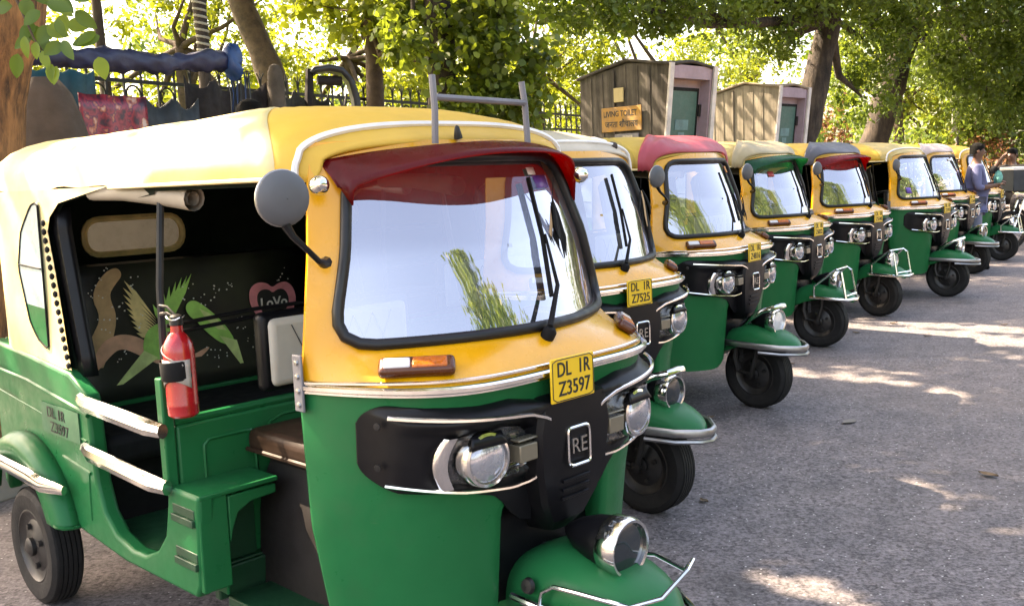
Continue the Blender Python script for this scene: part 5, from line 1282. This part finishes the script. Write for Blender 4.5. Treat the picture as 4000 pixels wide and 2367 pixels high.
# whitewash on the two right trunks' feet, pole, gate
pl_ = thing('pole', 'thin grey pole with a white board among the dark trees', 'pole', (12.05, 27.0, .1))
MB().tube([(0, 0, 0), (.1, 0, 2.6), (.2, 0, 3.6)], .05, 8).build('shaft', GREYPOST, pl_)
MB().box((.02, -.07, 2.55), (.26, .03, 1.0)).build('white_board', WHITE, pl_, bev=.01)
gt = thing('sheet_gate', 'dark grey sheet gate between the two leaning trunks', 'gate', (8.05, 25.2, .1), math.atan2(-.1, 1))
for k in range(6): MB().box((-.55+.22*k, 0, .95), (.20, .03, 1.8)).build('panel', DKTARP, gt, bev=.01)
for z in (.25, 1.0, 1.78): MB().box((0, -.03, z), (1.35, .03, .06)).build('rail', IRON, gt)
mh = MB().lathe([(.001, .012), (.24, .012), (.25, .008), (.30, .006), (.31, .001)], 24, frame((6.95, 13.1, .0), (0, 0, 1))).build('manhole_cover', IRON); tag(mh, 'dark round manhole cover in the road at far right', 'manhole cover')

# ------------------------------------------------------------------ people
def skin_obj(name, J, E, rad, m, parent, root, sub=2):
    ks = list(J); me = bpy.data.meshes.new(name); me.from_pydata([J[k] for k in ks], [(ks.index(a), ks.index(b)) for a, b in E], [])
    o = bpy.data.objects.new(name, me); col.objects.link(o); o.parent = parent; me.materials.append(m)
    md = o.modifiers.new('skin', 'SKIN'); md.use_smooth_shade = True
    for i, k in enumerate(ks):
        v = me.skin_vertices[0].data[i]; r_ = rad[k]; v.radius = r_ if hasattr(r_, '__len__') else (r_, r_); v.use_root = (k == root)
    sb = o.modifiers.new('sub', 'SUBSURF'); sb.levels = sub; sb.render_levels = sub
    return o
SKIN = mat('brown_skin', (.135, .062, .036), .5, var=.1); HAIR = mat('black_hair', (.004, .0035, .003), .8, var=.2, bump=.3, spec=.15)
def person(lab, loc, rz, arms, shirt, trous, legs=None, scale=1.0, sit=False, lean=0.0):
    p = thing('person', lab, 'person', loc, rz); p.scale = (scale,)*3
    J = dict(pel=(0, 0, .94), wai=(.005+lean*.3, 0, 1.08), che=(.015+lean*.7, 0, 1.28), nb=(lean, 0, 1.42), nk=(.02+lean*1.1, 0, 1.485), h1=(.035+lean*1.15, 0, 1.55), h2=(.03+lean*1.2, 0, 1.64))
    rad = dict(pel=(.125, .155), wai=(.105, .14), che=(.115, .16), nb=(.07, .09), nk=.052, h1=(.078, .066), h2=(.088, .075))
    E = [('pel', 'wai'), ('wai', 'che'), ('che', 'nb'), ('nb', 'nk'), ('nk', 'h1'), ('h1', 'h2')]
    legs = legs or {s: [(0, s*.09, .88), (.015, s*.10, .50), (-.02, s*.105, .09), (.11, s*.12, .035)] for s in (-1, 1)}
    SJ = {k: J[k] for k in ('pel', 'wai', 'che', 'nb')}; SR = dict(pel=(.150, .178), wai=(.124, .157), che=(.130, .175), nb=(.082, .105)); SE = E[:3]
    if not sit: SJ['hem'] = (0, 0, .80); SR['hem'] = (.150, .176); SE = SE+[('pel', 'hem')]
    TJ = {'pel': (0, 0, .95)}; TR = {'pel': (.13, .165)}; TE = []
    for s, nm in ((-1, 'r'), (1, 'l')):
        sh, el, wr, hd = arms[s]
        J.update({nm+'s': sh, nm+'e': el, nm+'w': wr, nm+'h': hd}); rad.update({nm+'s': .058, nm+'e': .042, nm+'w': .030, nm+'h': (.020, .036)})
        E += [('che', nm+'s'), (nm+'s', nm+'e'), (nm+'e', nm+'w'), (nm+'w', nm+'h')]
        d = Vector(unit(np.array(hd)-np.array(wr))); q = d.cross(Vector((0, 0, 1))).normalized() if abs(d.z) < .95 else Vector((0, 1, 0))
        up_ = q.cross(d)
        for f in range(5):
            o_ = (f-1.5)*.017; L = (.055, .066, .07, .062, .045)[f]
            if f == 4:      # thumb leaves the side of the palm
                b_ = Vector(wr).lerp(Vector(hd), .5)-q*.03*s; e1 = b_+d*.03-q*.02*s; e2 = e1+d*.03
            else:
                b_ = Vector(hd)+q*o_*1.0+d*.015; e1 = b_+d*L*.55-up_*.008; e2 = e1+d*L*.35-up_*.025
            k0, k1, k2 = nm+'f%d' % f, nm+'g%d' % f, nm+'k%d' % f
            J.update({k0: tuple(b_), k1: tuple(e1), k2: tuple(e2)}); rad.update({k0: .010, k1: .009, k2: .007}); E += [(nm+'h', k0), (k0, k1), (k1, k2)]
        SJ.update({nm+'s': sh, nm+'e': el, nm+'c': tuple(Vector(el).lerp(Vector(wr), .45))}); SR.update({nm+'s': .076, nm+'e': .060, nm+'c': .052}); SE = SE+[('che', nm+'s'), (nm+'s', nm+'e'), (nm+'e', nm+'c')]
        h_, k_, a_, t_ = legs[s]
        J.update({nm+'hp': h_, nm+'kn': k_, nm+'an': a_, nm+'to': t_}); rad.update({nm+'hp': .085, nm+'kn': .058, nm+'an': .04, nm+'to': (.028, .042)})
        E += [('pel', nm+'hp'), (nm+'hp', nm+'kn'), (nm+'kn', nm+'an'), (nm+'an', nm+'to')]
        TJ.update({nm+'hp': h_, nm+'kn': k_, nm+'an': tuple(Vector(a_).lerp(Vector(k_), .08))}); TR.update({nm+'hp': .102, nm+'kn': .078, nm+'an': .066}); TE += [('pel', nm+'hp'), (nm+'hp', nm+'kn'), (nm+'kn', nm+'an')]
    # nose and ears are part of the body's surface
    hx, hz = J['h1'][0], J['h1'][2]
    J.update(no=(hx+.078, 0, hz+.035), no2=(hx+.098, 0, hz+.022)); rad.update(no=.016, no2=.012); E += [('h1', 'no'), ('no', 'no2')]
    body = skin_obj('body', J, E, rad, SKIN, p, 'pel')
    skin_obj('shirt', SJ, SE, SR, shirt, p, 'pel'); skin_obj('trousers', TJ, TE, TR, trous, p, 'pel')
    mb = MB(); rows = []
    for i in range(9):
        ph = R(6+i*11.5)
        row = []
        for j in range(16):
            cj, sj = math.cos(2*math.pi*j/16), math.sin(2*math.pi*j/16)
            drop = (.075 if cj < -.2 else .03) if i > 6 else 0
            hh = .074*math.cos(ph)-drop+(.030 if (cj > .55 and i > 5) else 0)
            row.append((J['h2'][0]-.010+.096*math.sin(ph)*cj*(.93 if cj > 0 else 1.04), .083*math.sin(ph)*sj, hz+.094+hh))
        rows.append(row)
    mb.grid(rows, wv=True); mb.build('hair', HAIR, p, ang=80)
    for s in (-1, 1):
        MB().lathe([(.001, .004), (.006, .003), (.008, 0), (.001, -.002)], 10, frame((hx+.070, s*.030, hz+.058), (1, s*.25, 0))).build('eye', HAIR, p)
        MB().lathe([(.001, .008), (.016, .008), (.022, 0), (.001, -.004)], 10, frame((hx-.005, s*.080, hz+.045), (-.2, s, 0))).build('ear', SKIN, p)
    MB().tube([(hx+.080, -.024, hz-.012), (hx+.088, 0, hz-.010), (hx+.080, .024, hz-.012)], .006, 6).build('mouth', mat_lip, p)
    for s in (-1, 1):
        t_ = legs[s][3]; a_ = legs[s][2]
        MB().box(((t_[0]+a_[0])/2+.02, (t_[1]+a_[1])/2, .035), (.25, .095, .07)).build('shoe', BLACKM, p, bev=.025)
    return p
mat_lip = mat('lip_skin', (.09, .03, .024), .5)
BLUES = mat('blue_violet_cotton', (.125, .135, .255), .8, var=.15, bump=.5, bscale=14); PALET = mat('pale_blue_cotton', (.19, .205, .29), .85, var=.1, bump=.3, bscale=14); DKSH = mat('black_cotton', (.02, .018, .018), .85, var=.2); DKTR = mat('dark_trousers', (.03, .026, .028), .85, var=.2)
person('man in a blue violet shirt standing with forearms raised among parked rickshaws', (6.04, 12.92, 0), R(-22),
       {-1: ((.0, -.185, 1.37), (.02, -.25, 1.10), (.22, -.13, 1.13), (.29, -.09, 1.15)), 1: ((.0, .185, 1.37), (.05, .25, 1.11), (.24, .10, 1.16), (.31, .05, 1.18))}, BLUES, PALET, scale=.945)
rows = []
for i in range(10):
    ph = math.pi*i/9; rows.append([(6.27+(.048+.016*math.sin(j*2.3+i))*math.sin(ph)*math.cos(2*math.pi*j/14), 12.79+.06*math.sin(ph)*math.sin(2*math.pi*j/14), 1.16+(.075+.03*math.sin(j*1.9+i*1.3))*math.cos(ph)) for j in range(14)])
o = MB().grid(rows, wv=True).build('mint_cloth', mat('mint_cotton', (.13, .42, .35), .8, var=.25, scale=20), ang=70); tag(o, 'crumpled mint green cloth held against the chest of the standing man', 'cloth')
person('man standing behind the nearest canopy, only his dark hair showing', (-1.70, 6.75, .13), R(-60), {s: ((.0, s*.185, 1.37), (-.02, s*.25, 1.10), (.06, s*.24, .86), (.08, s*.235, .79)) for s in (-1, 1)}, DKSH, DKTR, scale=1.09)
# motorbike and its rider at the right edge
mbk = thing('motorbike', 'dark motorbike with chrome handlebar cut by the right edge', 'motorbike', (8.42, 15.55, 0), R(190))
def simple_wheel(nm, x, r):
    M = frame((x, 0, r), (0, 1, 0)); t = MB().lathe([(r*.8, -.035), (r*.92, -.045), (r, -.02), (r, .02), (r*.92, .045), (r*.8, .035), (r*.8, -.035)], 28, M).build(nm, RUBBER, mbk)
    s_ = MB()
    for k in range(12):
        a = k*math.pi/6; s_.tube([(x, .02*(-1)**k, r), (x+r*.8*math.cos(a), 0, r+r*.8*math.sin(a))], .004, 4)
    s_.lathe([(.05, -.05), (.05, .05)], 12, M, cap0=True, cap1=True); s_.build('spokes', STEEL, t)
simple_wheel('front_wheel', .66, .30); simple_wheel('rear_wheel', -.62, .30)
MB().tube([(.66, .07, .30), (.50, .07, .72), (.42, .06, .92)], .018, 8).tube([(.66, -.07, .30), (.50, -.07, .72), (.42, -.06, .92)], .018, 8).build('fork', CHROME, mbk)
MB().tube([(.30, -.36, .98), (.40, -.26, 1.0), (.42, 0, .95), (.40, .26, 1.0), (.30, .36, .98)], .013, 8).build('handlebar', CHROME, mbk)
MB().lathe([(.001, .1), (.07, .08), (.095, 0), (.09, -.02)], 16, frame((.50, 0, .86), (1, 0, 0))).build('headlight', CHROME, mbk)
MB().box((.08, 0, .80), (.46, .24, .20), taper=.8).build('fuel_tank', BLACKP, mbk, bev=.05, segs=3)
MB().box((-.42, 0, .78), (.62, .24, .10)).build('seat', BLACKM, mbk, bev=.03)
MB().box((.02, 0, .42), (.36, .24, .32)).build('engine', IRON, mbk, bev=.03); MB().tube([(.1, -.12, .35), (-.2, -.15, .28), (-.75, -.16, .34)], [.02, .028, .04], 10).build('exhaust', CHROME, mbk)
MB().tube([(.42, 0, .9), (.1, 0, .7), (-.5, 0, .70), (-.62, 0, .32), (-.1, 0, .26), (.2, 0, .4)], .022, 8).build('frame', IRON, mbk)
MB().grid([[(.66+.35*math.cos(R(a)), y, .30+.35*math.sin(R(a))) for y in (-.06, 0, .06)] for a in np.linspace(20, 150, 9)]).build('mudguard', BLACKP, mbk, solid=.005)
bxo = thing('carry_box', 'dark carry box with a white top standing on the motorbike', 'box', (7.86, 15.45, .90), R(12))
MB().box((0, 0, .16), (.34, .30, .32)).build('box_body', DKTARP, bxo, bev=.012); MB().box((0, 0, .345), (.36, .32, .05)).build('white_lid', WHITE, bxo, bev=.01)
person('man in a black shirt sitting on the motorbike, hand raised to his head', (8.20, 16.25, -.06), R(215), {-1: ((.0, -.185, 1.37), (.20, -.26, 1.32), (.12, -.12, 1.56), (.08, -.09, 1.62)), 1: ((.0, .185, 1.37), (.10, .30, 1.20), (.30, .28, 1.05), (.36, .26, 1.03))}, DKSH, DKTR,
       sit=True, legs={s: [(0, s*.11, .92), (.38, s*.24, .78), (.28, s*.26, .36), (.40, s*.27, .31)] for s in (-1, 1)}, scale=.95)
# dry leaves strewn over the road
lmat = mat('brown_dry_leaf', (.17, .11, .06), .8, var=.3, scale=20); rgf = random.Random(21); lproto = None
for k in range(26):
    s_ = rgf.uniform(-1.0, 13); d_ = rgf.uniform(-4.6, -1.2); p = kp(s_, d_, .002)
    if lproto is None:
        lproto = MB().grid([[(x, .022*math.sin(math.pi*(x+.04)/.08)*q, .004+.10*abs(q)*.06+2.5*x*x) for q in (-1, 0, 1)] for x in np.linspace(-.04, .04, 6)]).build('dry_leaf', lmat); o = lproto
    else: o = lproto.copy(); col.objects.link(o)
    o.location = p; o.rotation_euler = (0, 0, rgf.uniform(0, 6.3)); o.scale = (rgf.uniform(.6, 1.2),)*3
    tag(o, 'small brown dry leaf lying on the grey asphalt', 'leaf', 'dry leaves strewn over the road')
# litter on the road: tiny stones
rgs = random.Random(9); gm = MB()
for k in range(420):
    x, y = rgs.uniform(.3, 7), rgs.uniform(2.6, 12)
    if x < .25*y-.3: continue
    r_ = rgs.uniform(.003, .009); gm.lathe([(.001, r_*.7), (r_, r_*.3), (r_*.8, -.001)], 5, Matrix.Translation((x, y, .001)))
g_ = gm.build('gravel', mat('pale_grit', (.34, .31, .29), .9, var=.3, scale=40), smooth=False); tag(g_, kind='stuff'); g_['label'] = 'loose grit scattered over the asphalt'
